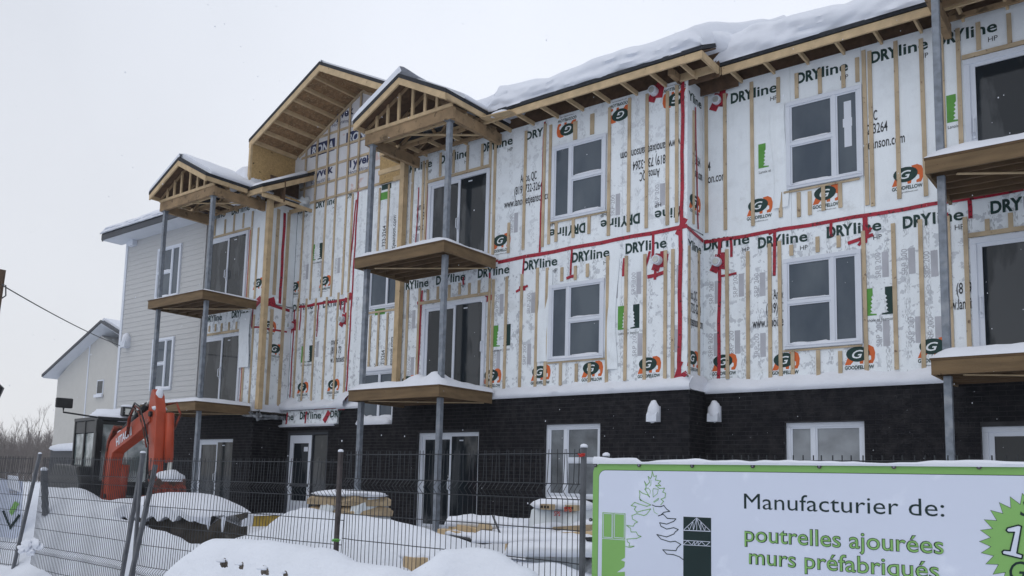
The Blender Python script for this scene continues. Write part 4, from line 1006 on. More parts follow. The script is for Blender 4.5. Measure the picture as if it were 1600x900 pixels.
# ---- snow lying on the roofs
def slab_snow(name, P0, P1, Q0, Q1, h, seed, nu=60, nv=10, over=0.05, lump=0.25, endh=.35, jam=1.0):
    """P0-P1: low edge, Q0-Q1: high edge; thick blanket with a rounded, overhanging low edge"""
    P0, P1, Q0, Q1 = map(Vector, (P0, P1, Q0, Q1)); mb = MB(); n = (P1 - P0).normalized(); dn = (P0 - Q0).normalized()
    rows = [(-over * 0.3, 0.0), (-over * .8, .08), (-over * 1.2, .18), (-over * 1.3, .30), (-over * 1.3, .42), (-over * 1.2, .54), (-over * .9, .66), (-over * .4, .78), (0.02, .88), (.12, .96), (.35, 1.0)] 
    for i in range(nu + 1):
        s = i / nu; a = P0.lerp(P1, s); b = Q0.lerp(Q1, s); L = (b - a).length; d = (b - a).normalized()
        e = min(1, endh + min(s, 1 - s) * nu / 4)
        hh = h * e * (1 + lump * noise.noise(Vector((a.x * .8, a.y * .8, seed))) + lump * .5 * noise.noise(Vector((a.x * 2.6, a.y * 2.6, seed + 4))))
        lip = 1 + .8 * noise.noise(Vector((a.x * 2.3, seed, 1.0)))
        for off, f in rows:
            j = jam * .65 * (.12 * noise.noise(Vector((a.x * 1.1 + f * 1.5, f * 3.2, seed))) + .08 * noise.noise(Vector((a.x * 3 - f * 3, f * 5, seed + 2))) + .02 * noise.noise(Vector((a.x * 11, f * 9, seed))))
            p = a + d * (off * lip + j); p.z += hh * f; mb.v.append(tuple(p))
        for q in range(1, nv + 1):
            p = a + d * (.35 + (L - .35) * q / nv); p.z += hh * (1 + .2 * noise.noise(Vector((p.x, p.y, seed)))); mb.v.append(tuple(p))
    R = len(rows) + nv
    for i in range(nu):
        for q in range(R - 1): k = i * R + q; mb.f.append((k, k + R, k + R + 1, k + 1))
    for i0 in (0, nu):
        k0 = i0 * R; base = len(mb.v); s_ = i0 / nu; a = P0.lerp(P1, s_); b = Q0.lerp(Q1, s_)
        top = [Vector(mb.v[k0 + q]) for q in range(R)]; dd = (b - a); L2 = dd.length_squared
        for p in top: mb.v.append(tuple(p))
        for p in top: mb.v.append(tuple(a + dd * ((p - a).dot(dd) / L2)))
        for q in range(R - 1): mb.f.append((base + q, base + q + 1, base + R + q + 1, base + R + q))
    return part(name, mb, snow, B, smooth=True, fix=True)
slab_snow('roof_snow', (-10.95, -.56, 9.2), (-6.15, -.56, 9.2), (-10.95, 4, 11.48), (-6.15, 4, 11.48), .44, 1, 70)
slab_snow('roof_snow', (-6.25, .19, 9.2), (XR, .19, 9.2), (-6.25, 4.5, 11.2), (XR, 4.5, 11.2), .46, 2, 100)
slab_snow('roof_snow', (-14.1, -.3, 9.33), (-10.9, -.3, 9.33), (-14.1, 4, 11.48), (-10.9, 4, 11.48), .42, 6, 40)
slab_snow('roof_snow', (-26.95, -.58, 9.2), (-21.8, -.58, 9.2), (-26.95, 4, 11.48), (-21.8, 4, 11.48), .20, 3, 50)
slab_snow('roof_snow', (-21.8, -.2, 9.38), (-19.45, -.4, 9.28), (-21.8, 4, 11.48), (-19.45, 4, 11.48), .26, 9, 40)
slab_snow('roof_snow', (-19.5, -.5, 9.2), (-18.6, -.5, 9.2), (-19.5, .9, 9.95), (-18.62, .9, 9.95), .12, 5, 16)
def gable_snow(xc, half, zp, pitch, y0, y1, side, h, seed, inset=0.0):
    slab_snow('roof_snow', (xc + side * half, y0 + inset, zp - half * pitch), (xc + side * half, y1, zp - half * pitch), (xc, y0 + inset, zp + .01), (xc, y1, zp + .01), h, seed, 24, 6, over=.04, endh=.85, jam=.3)
for (xl, xr, Yw, hl, hr) in ((-13.52, -10.98, 0, .17, .12), (-21.72, -19.14, 0, .13, .13), (-2.57, 0, .65, .15, .15)):
    xc = (xl + xr) / 2; half = (xr - xl) / 2 + .06; zp = 9.21 + half * .51
    gable_snow(xc, half, zp, .51, Yw - 1.90, Yw + 1.1, -1, hl, xl, 0.02); gable_snow(xc, half, zp, .51, Yw - 1.90, Yw + 1.1, 1, hr, xr, 0.55 if xl > -20 else 0.12)
gable_snow(gxc, 2.82, GZ, GP, GY, 4.8, -1, .07, 11, .05); gable_snow(gxc, 2.82, GZ, GP, GY, 4.8, 1, .06, 12, .1)
part('roof_snow', MB().blob((-10.75, -.15, 9.42), .42, .45, .36, 4, 20, 12, .35), snow, B, smooth=True)
part('roof_snow', MB().blob((-19.88, -.05, 9.30), .55, .55, .72, 14, 30, 16, .16), snow, B, smooth=True)
part('roof_snow', MB().blob((-6.3, .45, 9.5), .45, .5, .36, 24, 20, 12, .3), snow, B, smooth=True)
part('valley_flashing', MB().prism([(-10.98, 9.02), (-10.2, 8.98), (-10.2, 9.0), (-10.98, 9.04)], 'y', -.78, -.58), lumber, B, fix=True)
part('roof_snow', MB().blob((-10.55, -.68, 9.03), .22, .09, .07, 41), snow, B, smooth=True)

# ================================================================== twin building beyond
T = far(75, 705, 69); 
TB = thing('pale_building', 'pale apartment building with dark gable roof edge standing beyond the excavator', 'building', (T.x, T.y, 0))
tw = Vector((0, 0, 0))
Yt = 18.2
def AT(u, v, Y): x, z = at(u, v, Y); return x, z
wl, _ = AT(81, 700, Yt); zr = 3.35
ex, ez = AT(66, 585, Yt - .9); pxk, pzk = AT(158, 500, Yt - .9)
xpk = AT(152, 505, Yt)[0]; halfT = xpk - wl + 0.2
part('wall', MB().prism([(wl, 3.3), (wl + 2 * halfT + 1, 3.3), (wl + 2 * halfT + 1, 9.2), (xpk, pzk - .55), (wl, AT(88, 592, Yt)[1])], 'y', Yt, Yt + 12), stucco, TB, fix=True)
part('base_wall', MB().box(wl - .05, wl + 2 * halfT + 1.05, Yt - .06, Yt + 12, -.2, 3.3), cmu, TB)
sl = (pzk - ez) / (pxk - ex); hr_ = 5.4
part('roof', MB().prism([(ex, ez), (pxk, pzk), (pxk + hr_ * 1.1, pzk - hr_ * 1.1 * sl), (pxk + hr_ * 1.1, pzk - hr_ * 1.1 * sl - .2), (pxk, pzk - .2), (ex, ez - .2)], 'y', Yt - .95, Yt - .85), greyalu, TB, fix=True)
part('soffit', MB().prism([(ex, ez - .1), (pxk, pzk - .1), (pxk + hr_ * 1.1, pzk - hr_ * 1.1 * sl - .1), (pxk + hr_ * 1.1, pzk - hr_ * 1.1 * sl - .28), (pxk, pzk - .28), (ex, ez - .28)], 'y', Yt - .85, Yt + 12), soff, TB, fix=True)
part('roof_snow', MB().prism([(ex + .3, ez + .02), (pxk, pzk + .02), (pxk + hr_, pzk - hr_ * sl + .02), (pxk + hr_, pzk - hr_ * sl + .25), (pxk, pzk + .2), (ex + .5, ez + .15)], 'y', Yt - .7, Yt + 12), snow, TB, fix=True)
part('trim_board', MB().box(xpk - .9, xpk - .75, Yt - .04, Yt, 3.3, pzk - 1.2), vinyl, TB)
a, b = AT(153, 594, Yt), AT(161, 616, Yt)
wn = part('window', MB().box(a[0], b[0], Yt - .05, Yt, b[1], a[1]), vinyl, TB); part('pane', MB().box(a[0] + .08, b[0] - .08, Yt - .06, Yt - .05, b[1] + .1, a[1] - .1), glass_d, wn); part('snow', MB().box(a[0] - .1, b[0] + .1, Yt - .2, Yt - .06, b[1] - .22, b[1]), snow, wn)
part('ledge_snow', MB().blob(((wl + 6), Yt - .1, 3.35), 6.2, .25, .5, 3, 30, 8, .15), snow, TB, smooth=True)

# ================================================================== treeline far behind and the trees that stand out of it
def bare_tree(mb, x, y, z, h, seed, spread=0.28):
    rnd = random.Random(seed)
    def br(p, d, L, r, lv):
        q = p + d * L; mb.tube([p, q], [r, r * .6], 3, False)
        if lv == 0: return
        for k in range(4 if lv > 1 else 5):
            t = rnd.uniform(.35, 1); nd = (d + Vector((rnd.uniform(-1, 1), rnd.uniform(-1, 1), rnd.uniform(0, .9))) * .6).normalized()
            br(p.lerp(q, t), nd, L * rnd.uniform(.4, .6), r * .45, lv - 1)
    br(Vector((x, y, z)), Vector((rnd.uniform(-.05, .05), 0, 1)).normalized(), h * .62, h * .011, 3)
rr = random.Random(3)
twig = W(mat('frosted_twigs', (0.17, 0.15, 0.14), 0.9, 0.2, 2))
descr = ['tall bare tree at the left edge of the picture', 'bare tree with a forked top above the fence', 'tallest bare tree of the far grove', 'slim bare tree right of the tallest one', 'bare tree nearest the pale building']
for i, (u, v) in enumerate(((6, 662), (22, 655), (42, 640), (58, 648), (74, 662))):
    p = far(u, 715, 118 + 4 * i); top = far(u, v, 118 + 4 * i)
    mb = MB(); t = thing('bare_tree', descr[i], 'tree', (p.x, p.y, 0), 'bare trees in the far grove')
    cr_ = MB(); bare_tree(cr_, p.x, p.y, 2, top.z - 1, 30 + i); part('crown', cr_, twig, t)
    part('trunk', MB().tube([(p.x, p.y, -.2), (p.x, p.y, 5)], [.16, .10], 5), barkm, t)
mb = MB()
for i in range(420):
    u = rr.uniform(-60, 84); d = rr.uniform(105, 150); p = far(u, 715, d); bare_tree(mb, p.x, p.y, -.2, rr.uniform(3.5, 7.6) * d / 120, 100 + i)
tag(part('tree_line', mb, twig), 'grey brown bare woodland behind the yard on the left', 'woodland', kind='stuff')
hm = MB()
for j, (d, z) in enumerate(((140, 0.0), (170, 3.0), (300, 9.0), (420, 12))):
    for i in range(25):
        u = -300 + i * 90; p = far(u, 715, d); hm.v.append((p.x, p.y, z + (1.6 * noise.noise(Vector((i * .4, j, 0))) if j else 0)))
for j in range(3):
    for i in range(24): k = j * 25 + i; hm.f.append((k, k + 1, k + 26, k + 25))
tag(part('hills', hm, snow_g, smooth=True), 'low snowy rise on the horizon', kind='structure')

# ================================================================== excavator
c0 = far(196, 740, 17.0)
ang = math.radians(-8)
EX = thing('excavator', 'orange and black mini excavator with raised boom parked in snow beside the building', 'excavator', (c0.x - .55, c0.y, 0.55))
EX.rotation_euler = (0, 0, ang)
def xp(name, mb, m, parent=None, **k):      # excavator parts are built in its own frame
    me = mb.mesh(name); me.materials.append(m)
    import bmesh
    bm = bmesh.new(); bm.from_mesh(me); bmesh.ops.remove_doubles(bm, verts=bm.verts, dist=1e-4); bmesh.ops.recalc_face_normals(bm, faces=bm.faces); bm.to_mesh(me); bm.free()
    if k.get('smooth'): me.shade_smooth()
    o = bpy.data.objects.new(name, me); COL.objects.link(o); o.parent = parent or EX
    if k.get('bevel'): b = o.modifiers.new('bevel', 'BEVEL'); b.width = k['bevel']; b.segments = 2; b.limit_method = 'ANGLE'
    return o
Z0 = 0.55
def zz(v): return v - Z0
for s in (-1, 1): 
    tr = xp('track', MB().prism([(-1.0, 0.05), (-1.15, .25), (-1.0, .48), (1.0, .48), (1.15, .25), (1.0, .05)], 'y', s * .62 - .17, s * .62 + .17), rubber, bevel=.03)
xp('undercarriage', MB().box(-.5, .5, -.45, .45, .2, .5), black)
xp('house_body', MB().prism([(-1.25, .55), (.55, .55), (.62, .8), (.35, 1.15), (-1.1, 1.2), (-1.3, 1.0)], 'y', -.78, .78), black, bevel=.04)
zc0, zc1 = zz(1.15), zz(2.62)
cy0, cy1 = -.50, .50; cx0, cx1 = -.75, .55
cabm = MB()
for (x, y) in ((cx0, cy0), (cx0, cy1), (cx1, cy0), (cx1, cy1), (-.15, cy0), (-.15, cy1)):
    wd_ = .13 if x == cx1 and y == cy0 else .07
    cabm.box(x - wd_ / 2, x + wd_ / 2, y - wd_ / 2, y + wd_ / 2, zc0 - .3, zc1)
cabm.box(cx0 - .04, cx1 + .05, cy0 - .04, cy1 + .04, zc1 - .01, zc1 + .06).box(cx0, cx1, cy0 + .012, cy0 + .04, zc0 - .35, zc0 + .1).box(cx0, cx1, cy1 - .04, cy1 - .012, zc0 - .35, zc0 + .1).box(cx1 - .03, cx1, cy0, cy1, zc0 - .35, zc0 - .02).box(cx0, cx1, cy0 - .02, cy0 + .02, zc1 - .25, zc1 - .01).box(cx1 - .02, cx1 + .02, cy0, cy1, zc1 - .09, zc1 - .01)
cab = xp('cab', cabm, black, bevel=.012)
cg = W(mat('cab_glass', (0.10, 0.13, 0.135), 0.05, 0.7, 2.6, spec=0.5, color2=(0.38, 0.42, 0.43), thr=(0.42, 0.60)))  # pale patches put the reflections of the cab windows into the colour
for a in ((cx0 + .03, -.18, cy0 + .0), (-.12, cx1 - .06, cy0 + .0), (cx0 + .03, -.18, cy1), (-.12, cx1 - .06, cy1)):
    xp('pane', MB().box(a[0], a[1], a[2] - .005, a[2] + .005, zc0 + .10, zc1 - .26), cg, cab)
xp('pane', MB().box(cx1 + .004, cx1 + .014, cy0 + .065, cy1 - .035, zc0 - .02, zc1 - .09), cg, cab); xp('pane', MB().box(cx0 - .01, cx0, cy0 + .03, cy1 - .03, zc0 + .1, zc1 - .1), cg, cab)
xp('operator_seat', MB().box(-.45, 0, -.22, .22, zc0 - .1, zc0 + .05).box(-.55, -.43, -.22, .22, zc0 - .05, zc0 + .6), rubber, cab)
xp('snow', MB().blob((-.12, 0, zc1 + .06), .66, .50, .22, 2, 24, 10, .25), snow, cab, smooth=True)
xp('grab_rail', MB().tube([(cx1 + .03, cy0 - .03, zc0 + .1), (cx1 + .07, cy0 - .05, zc0 + .3), (cx1 + .07, cy0 - .05, zc1 - .3), (cx1 + .03, cy0 - .03, zc1 - .1)], .014, 6), black, cab)
mi = xp('mirror', MB().box(.42, .50, -1.28, -.98, zz(2.80), zz(2.99)), black, bevel=.02); xp('mirror_arm', MB().tube([(.45, -1.13, zz(2.80)), (.45, -1.13, zz(2.72)), (.5, -.5, zz(2.66))], .018, 6), black, mi)
li = xp('work_light', MB().box(cx1 - .05, cx1 + .10, -.10, .16, zz(2.72), zz(2.90)), black, bevel=.015); xp('lamp_lens', MB().box(cx1 + .10, cx1 + .112, -.06, .12, zz(2.745), zz(2.865)), chrome, li); xp('snow', MB().blob((cx1 + .02, .03, zz(2.91)), .09, .16, .04, 1), snow, li, smooth=True)
xp('head_lamp', MB().blob((1.35, .12, zz(2.2)), .05, .08, .07, 3, amp=0, flat=False), chrome, smooth=True)
xp('dozer_blade', MB().prism([(1.35, .0), (1.30, .2), (1.38, .42), (1.44, .42), (1.38, .2), (1.42, .0)], 'y', -.85, .85), rust)
by = -.33
def boomline(pts, h, y0, y1, top=None):
    up = []; lo = []
    for i, (p, hh) in enumerate(zip(pts, h)):
        p = Vector(p); d = (Vector(pts[min(i + 1, len(pts) - 1)]) - Vector(pts[max(i - 1, 0)])).normalized(); nrm = Vector((-d.y, d.x)); up.append(tuple(p + nrm * hh)); lo.append(tuple(p - nrm * hh))
    return MB().prism(up + lo[::-1], 'y', y0, y1)
bp_ = [(1.0, zz(1.0)), (1.0, zz(1.55)), (1.04, zz(1.93)), (1.14, zz(2.08)), (1.45, zz(2.20)), (1.95, zz(2.34)), (2.6, zz(2.54)), (2.86, zz(2.62))]
boom = xp('boom', boomline(bp_, [.13, .14, .15, .14, .155, .155, .135, .11], by - .11, by + .11), orange, bevel=.012)
xp('boom_rib', boomline([(.86, zz(1.1)), (.88, zz(1.7)), (.98, zz(2.2)), (1.25, zz(2.47))], [.03] * 4, by - .13, by + .13), rust, boom)
xp('boom_cylinder', MB().tube([(1.05, by + .16, zz(1.0)), (1.16, by + .16, zz(1.75))], .085, 12), orange, smooth=True); xp('cylinder_rod', MB().tube([(1.16, by + .16, zz(1.72)), (1.28, by + .12, zz(2.25))], .035, 8), chrome, smooth=True)
xp('arm_cylinder', MB().tube([(1.45, by, zz(2.40)), (2.45, by, zz(2.82))], .065, 12), black, smooth=True); xp('cylinder_rod', MB().tube([(2.4, by, zz(2.81)), (2.85, by, zz(2.98))], .03, 8), chrome)
arm = xp('arm', boomline([(2.86, zz(3.08)), (2.88, zz(2.95)), (2.91, zz(2.66)), (3.0, zz(2.1)), (3.07, zz(1.45))], [.04, .12, .20, .14, .09], by - .085, by + .085), orange, bevel=.012)
xp('bucket_cylinder', MB().tube([(3.12, by + .145, zz(2.66)), (3.22, by + .145, zz(1.80))], .078, 12), orange, smooth=True); xp('cylinder_rod', MB().tube([(3.22, by + .17, zz(1.82)), (3.25, by + .15, zz(1.5))], .04, 8), chrome)
xp('linkage', MB().beam((3.07, by + .1, zz(1.62)), (3.30, by + .1, zz(1.5)), .04, .09).beam((3.07, by - .1, zz(1.62)), (3.30, by - .1, zz(1.5)), .04, .09), rust)
bk = [(3.07, zz(1.5)), (3.33, zz(1.52)), (3.37, zz(1.35)), (3.25, zz(1.12)), (2.97, zz(1.08)), (2.85, zz(1.2)), (2.93, zz(1.22)), (3.01, zz(1.17)), (3.19, zz(1.2)), (3.27, zz(1.36))]
bu = xp('bucket', MB().prism(bk, 'y', by - .15, by + .42), rust, bevel=.01)
for k in range(5): xp('bucket_tooth', MB().beam((3.31, by - .1 + k * .12, zz(1.40)), (3.43, by - .1 + k * .12, zz(1.30)), .05, .06), rust, bu)
xp('snow', MB().blob((3.25, by + .17, zz(1.52)), .16, .25, .15, 5, flat=True), snow, bu, smooth=True)
for a_ in (((2.97, by, zz(2.98)), .05, .07, .12, 6), ((3.02, by, zz(2.74)), .06, .14, .05, 7), ((3.05, by - .02, zz(2.2)), .04, .06, .05, 3)): xp('snow', MB().blob(*a_, flat=False), snow, arm, smooth=True)
for a_ in (((1.5, by, zz(2.36)), .40, .08, .05, 8), ((2.1, by, zz(2.52)), .35, .07, .045, 9)): xp('snow', MB().blob(*a_), snow, boom, smooth=True)
for x_, z_, r_w in ((2.9, 2.64, .05), (3.05, 1.55, .04), (1.02, 1.15, .05)): xp('pivot_pin', MB().tube([(x_, by - .13, zz(z_)), (x_, by + .13, zz(z_))], r_w, 10), black, arm)
for k, (yo, dz) in enumerate(((-.13, 0), (-.16, -.05), (.13, -.02), (-.145, .05))):
    xp('hose', MB().tube([(2.0, by + yo, zz(2.30 + dz)), (2.15, by + yo - .04, zz(2.62 + dz)), (2.4, by + yo - .06, zz(2.80 + dz)), (2.65, by + yo - .06, zz(2.72 + dz)), (2.82, by + yo - .02, zz(2.42 + dz)), (2.97, by + yo, zz(2.1 + dz))], .016, 6), rust if k < 2 else black, boom, smooth=True)
xp('hose', MB().tube([(2.95, by + .14, zz(2.82)), (3.1, by + .26, zz(2.86)), (3.2, by + .30, zz(2.66)), (3.12, by + .24, zz(2.38))], .02, 6), rust, arm, smooth=True)
me_ = text_mesh('HITACHI', vinyl, 0.03)
def on_boom(t):
    o = bpy.data.objects.new('maker_name', me_[0]); COL.objects.link(o); o.parent = EX
    s = .75 / (me_[2] - me_[1]); a = math.radians(16)
    # reads along the boom on the side seen from the street
    o.matrix_local = Matrix.Translation((1.40, by - .114, zz(2.09))) @ Matrix.Rotation(-a, 4, 'Y') @ Matrix.Rotation(math.pi / 2, 4, 'X') @ Matrix.Diagonal((s, s * 1.1, 1, 1)) @ Matrix.Translation((-me_[1], 0, 0))
on_boom(0)

# ================================================================== welded wire fence
def fence_panel(label, A, C, z_top=1.76, z_bot=0.2, lean=0.0, posts=(True, False), post_lean=0.0, pz=1.83, bent=0.0, off=0.0, sag=0.0, post_rusty=False, pw=.042):
    A = Vector(A); C = Vector(C); d = (C - A); d.z = 0; L = d.length; d.normalize(); nrm = Vector((d.y, -d.x, 0))
    t = thing('fence_panel', label, 'fence', (A.x, A.y, 0), 'welded wire fence panels along the yard')
    prof = [(z_top + .03, 0), (z_top - .20, 0), (z_top - .25, .045), (z_top - .30, 0), (z_top - 1.16, 0), (z_top - 1.21, .045), (z_top - 1.26, 0), (z_bot, 0)]
    mb = MB(); n = int(L / .05); r = .0034
    for i in range(n + 1):
        s = i * .05 + .01
        wv = bent * (math.sin(s * 2.7) * .02 + math.sin(s * 7.1) * .012)
        pts = []
        for z, o_ in prof:
            top = max(0, (z - z_top + .3) / .3)
            p = A + d * (s + lean * (z - .6) + top * bent * .012 * math.sin(s * 5 + i * 2.1)) + nrm * (o_ + wv); pts.append((p.x, p.y, z + sag * math.sin(math.pi * s / L)))
        mb.tube(pts, r, 4, False)
    for z in (z_top - .0, z_top - .20, z_top - .30, z_top - .5, z_top - .71, z_top - .93, z_top - 1.16, z_top - 1.26, z_top - 1.46):
        pts = []
        for i in range(int(L / .25) + 2):
            s = min(L, i * .25); wv = bent * (math.sin(s * 2.7) * .02 + math.sin(s * 7.1) * .012); p = A + d * (s + lean * (z - .6)) + nrm * (wv + .004); pts.append((p.x, p.y, z + sag * math.sin(math.pi * s / L)))
        mb.tube(pts, .0036, 4, False)
    part('wire_mesh', mb, wirem, t)
    for k, on in enumerate(posts):
        if not on: continue
        P = (A, C)[k]; po = part('post', MB().beam(P + d * (post_lean * (z_bot - .6)) + Vector((0, 0, z_bot)) + nrm * .04, P + d * (post_lean * (pz - .6)) + Vector((0, 0, pz)) + nrm * .04, pw, pw, (0, 1, 0)), rustm if post_rusty and k == 1 else postm, t, bevel=.006)
        q = P + d * (post_lean * (pz - .6)) + nrm * .04
        part('snow', MB().blob((q.x, q.y, pz + .002), .024, .024, .018, k), snow, po, smooth=True)
def gp(u, d, v=730): p = far(u, v, d); return (p.x, p.y, 0)
fence_panel('leftmost wire fence panel behind the thick leaning post', gp(-130, 13.6), gp(45, 11.9), lean=.1, posts=(False, True), post_lean=.26, bent=1)
fence_panel('leaning wire fence panel in front of the excavator and its snow bank', gp(62, 11.8), gp(211, 9.9), lean=.10, posts=(False, True), post_lean=.22, bent=.6, z_top=1.75)
fence_panel('wire fence panel between the leaning double post and the upright rusty post', gp(226, 9.7), gp(537, 7.45), lean=.06, posts=(True, True), post_lean=.0, bent=1, z_top=1.74, post_rusty=True, pw=.036)
fence_panel('wire fence panel in front of the snowy lumber pile', gp(541, 7.4), gp(918, 5.55), lean=0, posts=(False, True), bent=1.3, z_top=1.80, pz=1.84, pw=.032)
fence_panel('wire fence panel standing behind the white and green sign', (-2.80, -8.98, 0), (1.6, -8.98, 0), posts=(True, True), bent=.4, z_top=1.755, pz=1.78, pw=.032)
lp = far(229, 724, 9.75); lb = far(197, 905, 9.55)
ex_ = thing('leaning_post', 'grey steel post leaning against the fence right of the orange boom', 'post', (lb.x, lb.y, 0))
part('post', MB().beam(far(243, 726, 9.6), far(204, 905, 9.4), .045, .045, (0, 1, 0)), postm, ex_, bevel=.006)
st = thing('wooden_stake', 'short dark stake standing behind the left fence', 'stake', tuple(far(71, 800, 12.6)))
part('stake', MB().beam(far(69, 735, 12.6), far(71, 805, 12.6), .07, .07, (0, 1, 0)), postm, st); part('snow', MB().blob(far(69, 734, 12.6), .05, .05, .04, 1), snow, st, smooth=True)
rd = thing('red_reflector', 'small red plastic tag on the fence post beside the sign', 'tag', tuple(far(908, 711, 5.5)))
part('tag', MB().blob(far(909, 711, 5.5), .024, .010, .009, 3, flat=False, amp=1.1), redm, rd)
cl = MB()
for i, (u, v, a_, b_) in enumerate(((42, 852, .17, .10), (54, 849, .15, .09), (62, 854, .12, .06), (34, 858, .14, .07), (48, 862, .15, .07))):
    cl.blob(far(u, v, 11.3 - u / 220), a_ * .8, .03, b_ * .7, i, 30, 16, .45, False)
tag(part('fence_snow', cl, snow, smooth=True), 'clumps of wet snow caught in the lower left fence', 'snow', kind='stuff')

# ================================================================== big sign on the fence
YS = -9.08
sx0, sz1 = at(927, 724, YS)
S = thing('sign', 'large white billboard with green border and green and black French lettering hung on the fence', 'sign', (0, YS, 0))
sx1 = 1.5; sz0 = 0.45
def rr_poly(x0, x1, z0, z1, r, n=6):
    pts = []
    for cx_, cz_, a0 in ((x1 - r, z1 - r, 0), (x0 + r, z1 - r, 90), (x0 + r, z0 + r, 180), (x1 - r, z0 + r, 270)):
        for i in range(n + 1): a = math.radians(a0 + 90 * i / n); pts.append((cx_ + r * math.cos(a), cz_ + r * math.sin(a)))
    return pts
part('border', MB().prism(rr_poly(sx0, sx1, sz0, sz1, .06), 'y', YS, YS + .012), signg, S, fix=True)
part('face', MB().prism(rr_poly(sx0 + .045, sx1 - .045, sz0 + .045, sz1 - .042, .045), 'y', YS - .003, YS), signw, S, fix=True)
part('border_line', MB().prism(rr_poly(sx0 + .042, sx1 - .042, sz0 + .042, sz1 - .039, .047), 'y', YS - .0015, YS), signd, S, fix=True)
def sp(u, v): return at(u, v, YS)
def strip(pts, wd, m, y, nm='drawn_line', closed=False):
    mb = MB(); P = [Vector((p[0], 0, p[1])) for p in pts]
    if closed: P.append(P[0])
    for i in range(len(P) - 1):
        a, b = P[i], P[i + 1]; d = (b - a)
        if d.length < 1e-5: continue
        n = Vector((-d.z, 0, d.x)).normalized() * wd / 2; e = d.normalized() * wd * .3
        mb.add([(q.x, y, q.z) for q in (a - n - e, b - n + e, b + n + e, a + n - e)], [(0, 1, 2, 3)])
    return part(nm, mb, m, S)
def stext(s, u0, v0, u1, v1, cap_px, m, bold=0.0, dy=0.0, shear=0.0):
    a = sp(u0, v0); b = sp(u1, v1); hcap = sp(u0, v0 - cap_px)[1] - a[1]
    full = text_mesh(s, m, bold); k = (b[0] - a[0]) / (full[2] - full[1]); pos = 0
    for wd_ in s.split(' '):
        pre = s[:s.index(wd_) + len(wd_)]; e1 = text_mesh(pre, m, bold); w0_ = text_mesh(wd_, m, bold); wl_ = (w0_[2] - w0_[1]) * k
        x0_ = a[0] + (e1[2] - full[1]) * k - wl_
        lettering(wd_, x0_, YS - .004 - dy, (a[1] + b[1]) / 2, wl_, hcap, m, S, bold, name='sign_lettering', shear=shear)
stext('Manufacturier de:', 1163, 795, 1476, 807, 25, signd, -0.002)
for s, u0, v0, u1, v1, cp in (('poutrelles ajourées', 1164, 847, 1475, 864, 25), ('murs préfabriqués', 1171, 885, 1468, 900, 25)):
    stext(s, u0, v0, u1, v1, cp, signd, 0.020); stext(s, u0, v0, u1, v1, cp, signg, -0.004, .0025)
# emblem: green block with window frames, dark block with trusses, fir drawn between
c6_ = lambda x, y: sp(900 + x / 4.5, 700 + y / 4.5)
c7_ = lambda x, y: sp(1300 + x / 4.5, 700 + y / 4.5)
def quad(pts, m, y, nm): part(nm, MB().add([(p[0], y, p[1]) for p in pts], [tuple(range(len(pts)))]), m, S)
a = c6_(188, 452); b = c6_(350, 460); bot = sz0 + .1
quad([(a[0], bot), (b[0], bot), (b[0], c6_(350, 870)[1]), (c6_(290, 880)[0], c6_(350, 870)[1] - .008), (c6_(342, 850)[0], c6_(342, 835)[1]), (b[0], c6_(346, 800)[1]), (c6_(318, 790)[0], c6_(318, 788)[1]), (b[0], c6_(346, 770)[1]), (b[0], a[1]), (a[0], a[1])], signg, YS - .004, 'emblem_block')
for (x0, y0, x1, y1) in ((197, 460, 255, 630), (275, 462, 342, 634)): p, q = c6_(x0, y0), c6_(x1, y1); strip([(p[0], p[1]), (q[0], p[1]), (q[0], q[1]), (p[0], q[1])], .0035, signw, YS - .0055, closed=True)
strip([c6_(264, 456), c6_(262, 636)], .0035, signw, YS - .0055); strip([(a[0], c6_(185, 635)[1]), (b[0], c6_(185, 635)[1])], .003, signw, YS - .0055)
p, q = c6_(757, 484), c6_(952, 494)
quad([(p[0], bot), (q[0], bot), (q[0], q[1] + .002), (p[0], q[1] + .002)], signd, YS - .004, 'emblem_block')
L_ = lambda pts, wd=.0028, m=signw: strip([c6_(*t) for t in pts], wd, m, YS - .0055)
L_([(762, 574), (852, 490), (946, 582)]); L_([(760, 578), (948, 586)], .004)
for k in ((790, 555, 800, 576), (800, 576, 825, 515), (825, 515, 828, 578), (828, 578, 852, 492), (852, 492, 852, 580), (852, 492, 882, 582), (882, 582, 880, 520), (880, 520, 908, 584), (908, 584, 912, 556)): L_([k[:2], k[2:]])
L_([(758, 648), (948, 660)], .003); L_([(758, 680), (948, 690)], .003)
zg = [(758, 678), (788, 652), (818, 682), (835, 655), (835, 684), (862, 655), (862, 684), (885, 658), (915, 688), (946, 660)]; L_(zg, .003)
tree_g = [(538, 165), (534, 200), (526, 215), (510, 200), (520, 240), (500, 262), (484, 235), (496, 275), (486, 290), (500, 310), (520, 345), (505, 330), (470, 318), (448, 300), (452, 330), (448, 350), (460, 372), (450, 360), (480, 378), (528, 400), (500, 410), (440, 392), (415, 382), (390, 405), (425, 412), (412, 430), (430, 452), (470, 440), (528, 428), (500, 465), (480, 475), (430, 462), (395, 475), (400, 500), (435, 520), (415, 530), (405, 550), (358, 545), (385, 565), (390, 590), (425, 590), (440, 615), (460, 622), (430, 635), (360, 640), (365, 660), (380, 670), (375, 690), (412, 690), (385, 700), (350, 692)]
tree_d = [(538, 400), (560, 410), (600, 412), (620, 404), (640, 430), (662, 445), (620, 452), (600, 470), (580, 478), (615, 465), (645, 495), (705, 498), (690, 515), (640, 535), (590, 525), (600, 550), (640, 570), (690, 560), (722, 573), (700, 590), (690, 605), (640, 625), (570, 608), (600, 640), (665, 660), (700, 655), (740, 678), (715, 700), (705, 722), (612, 715), (640, 745), (690, 750), (730, 765), (755, 784)]
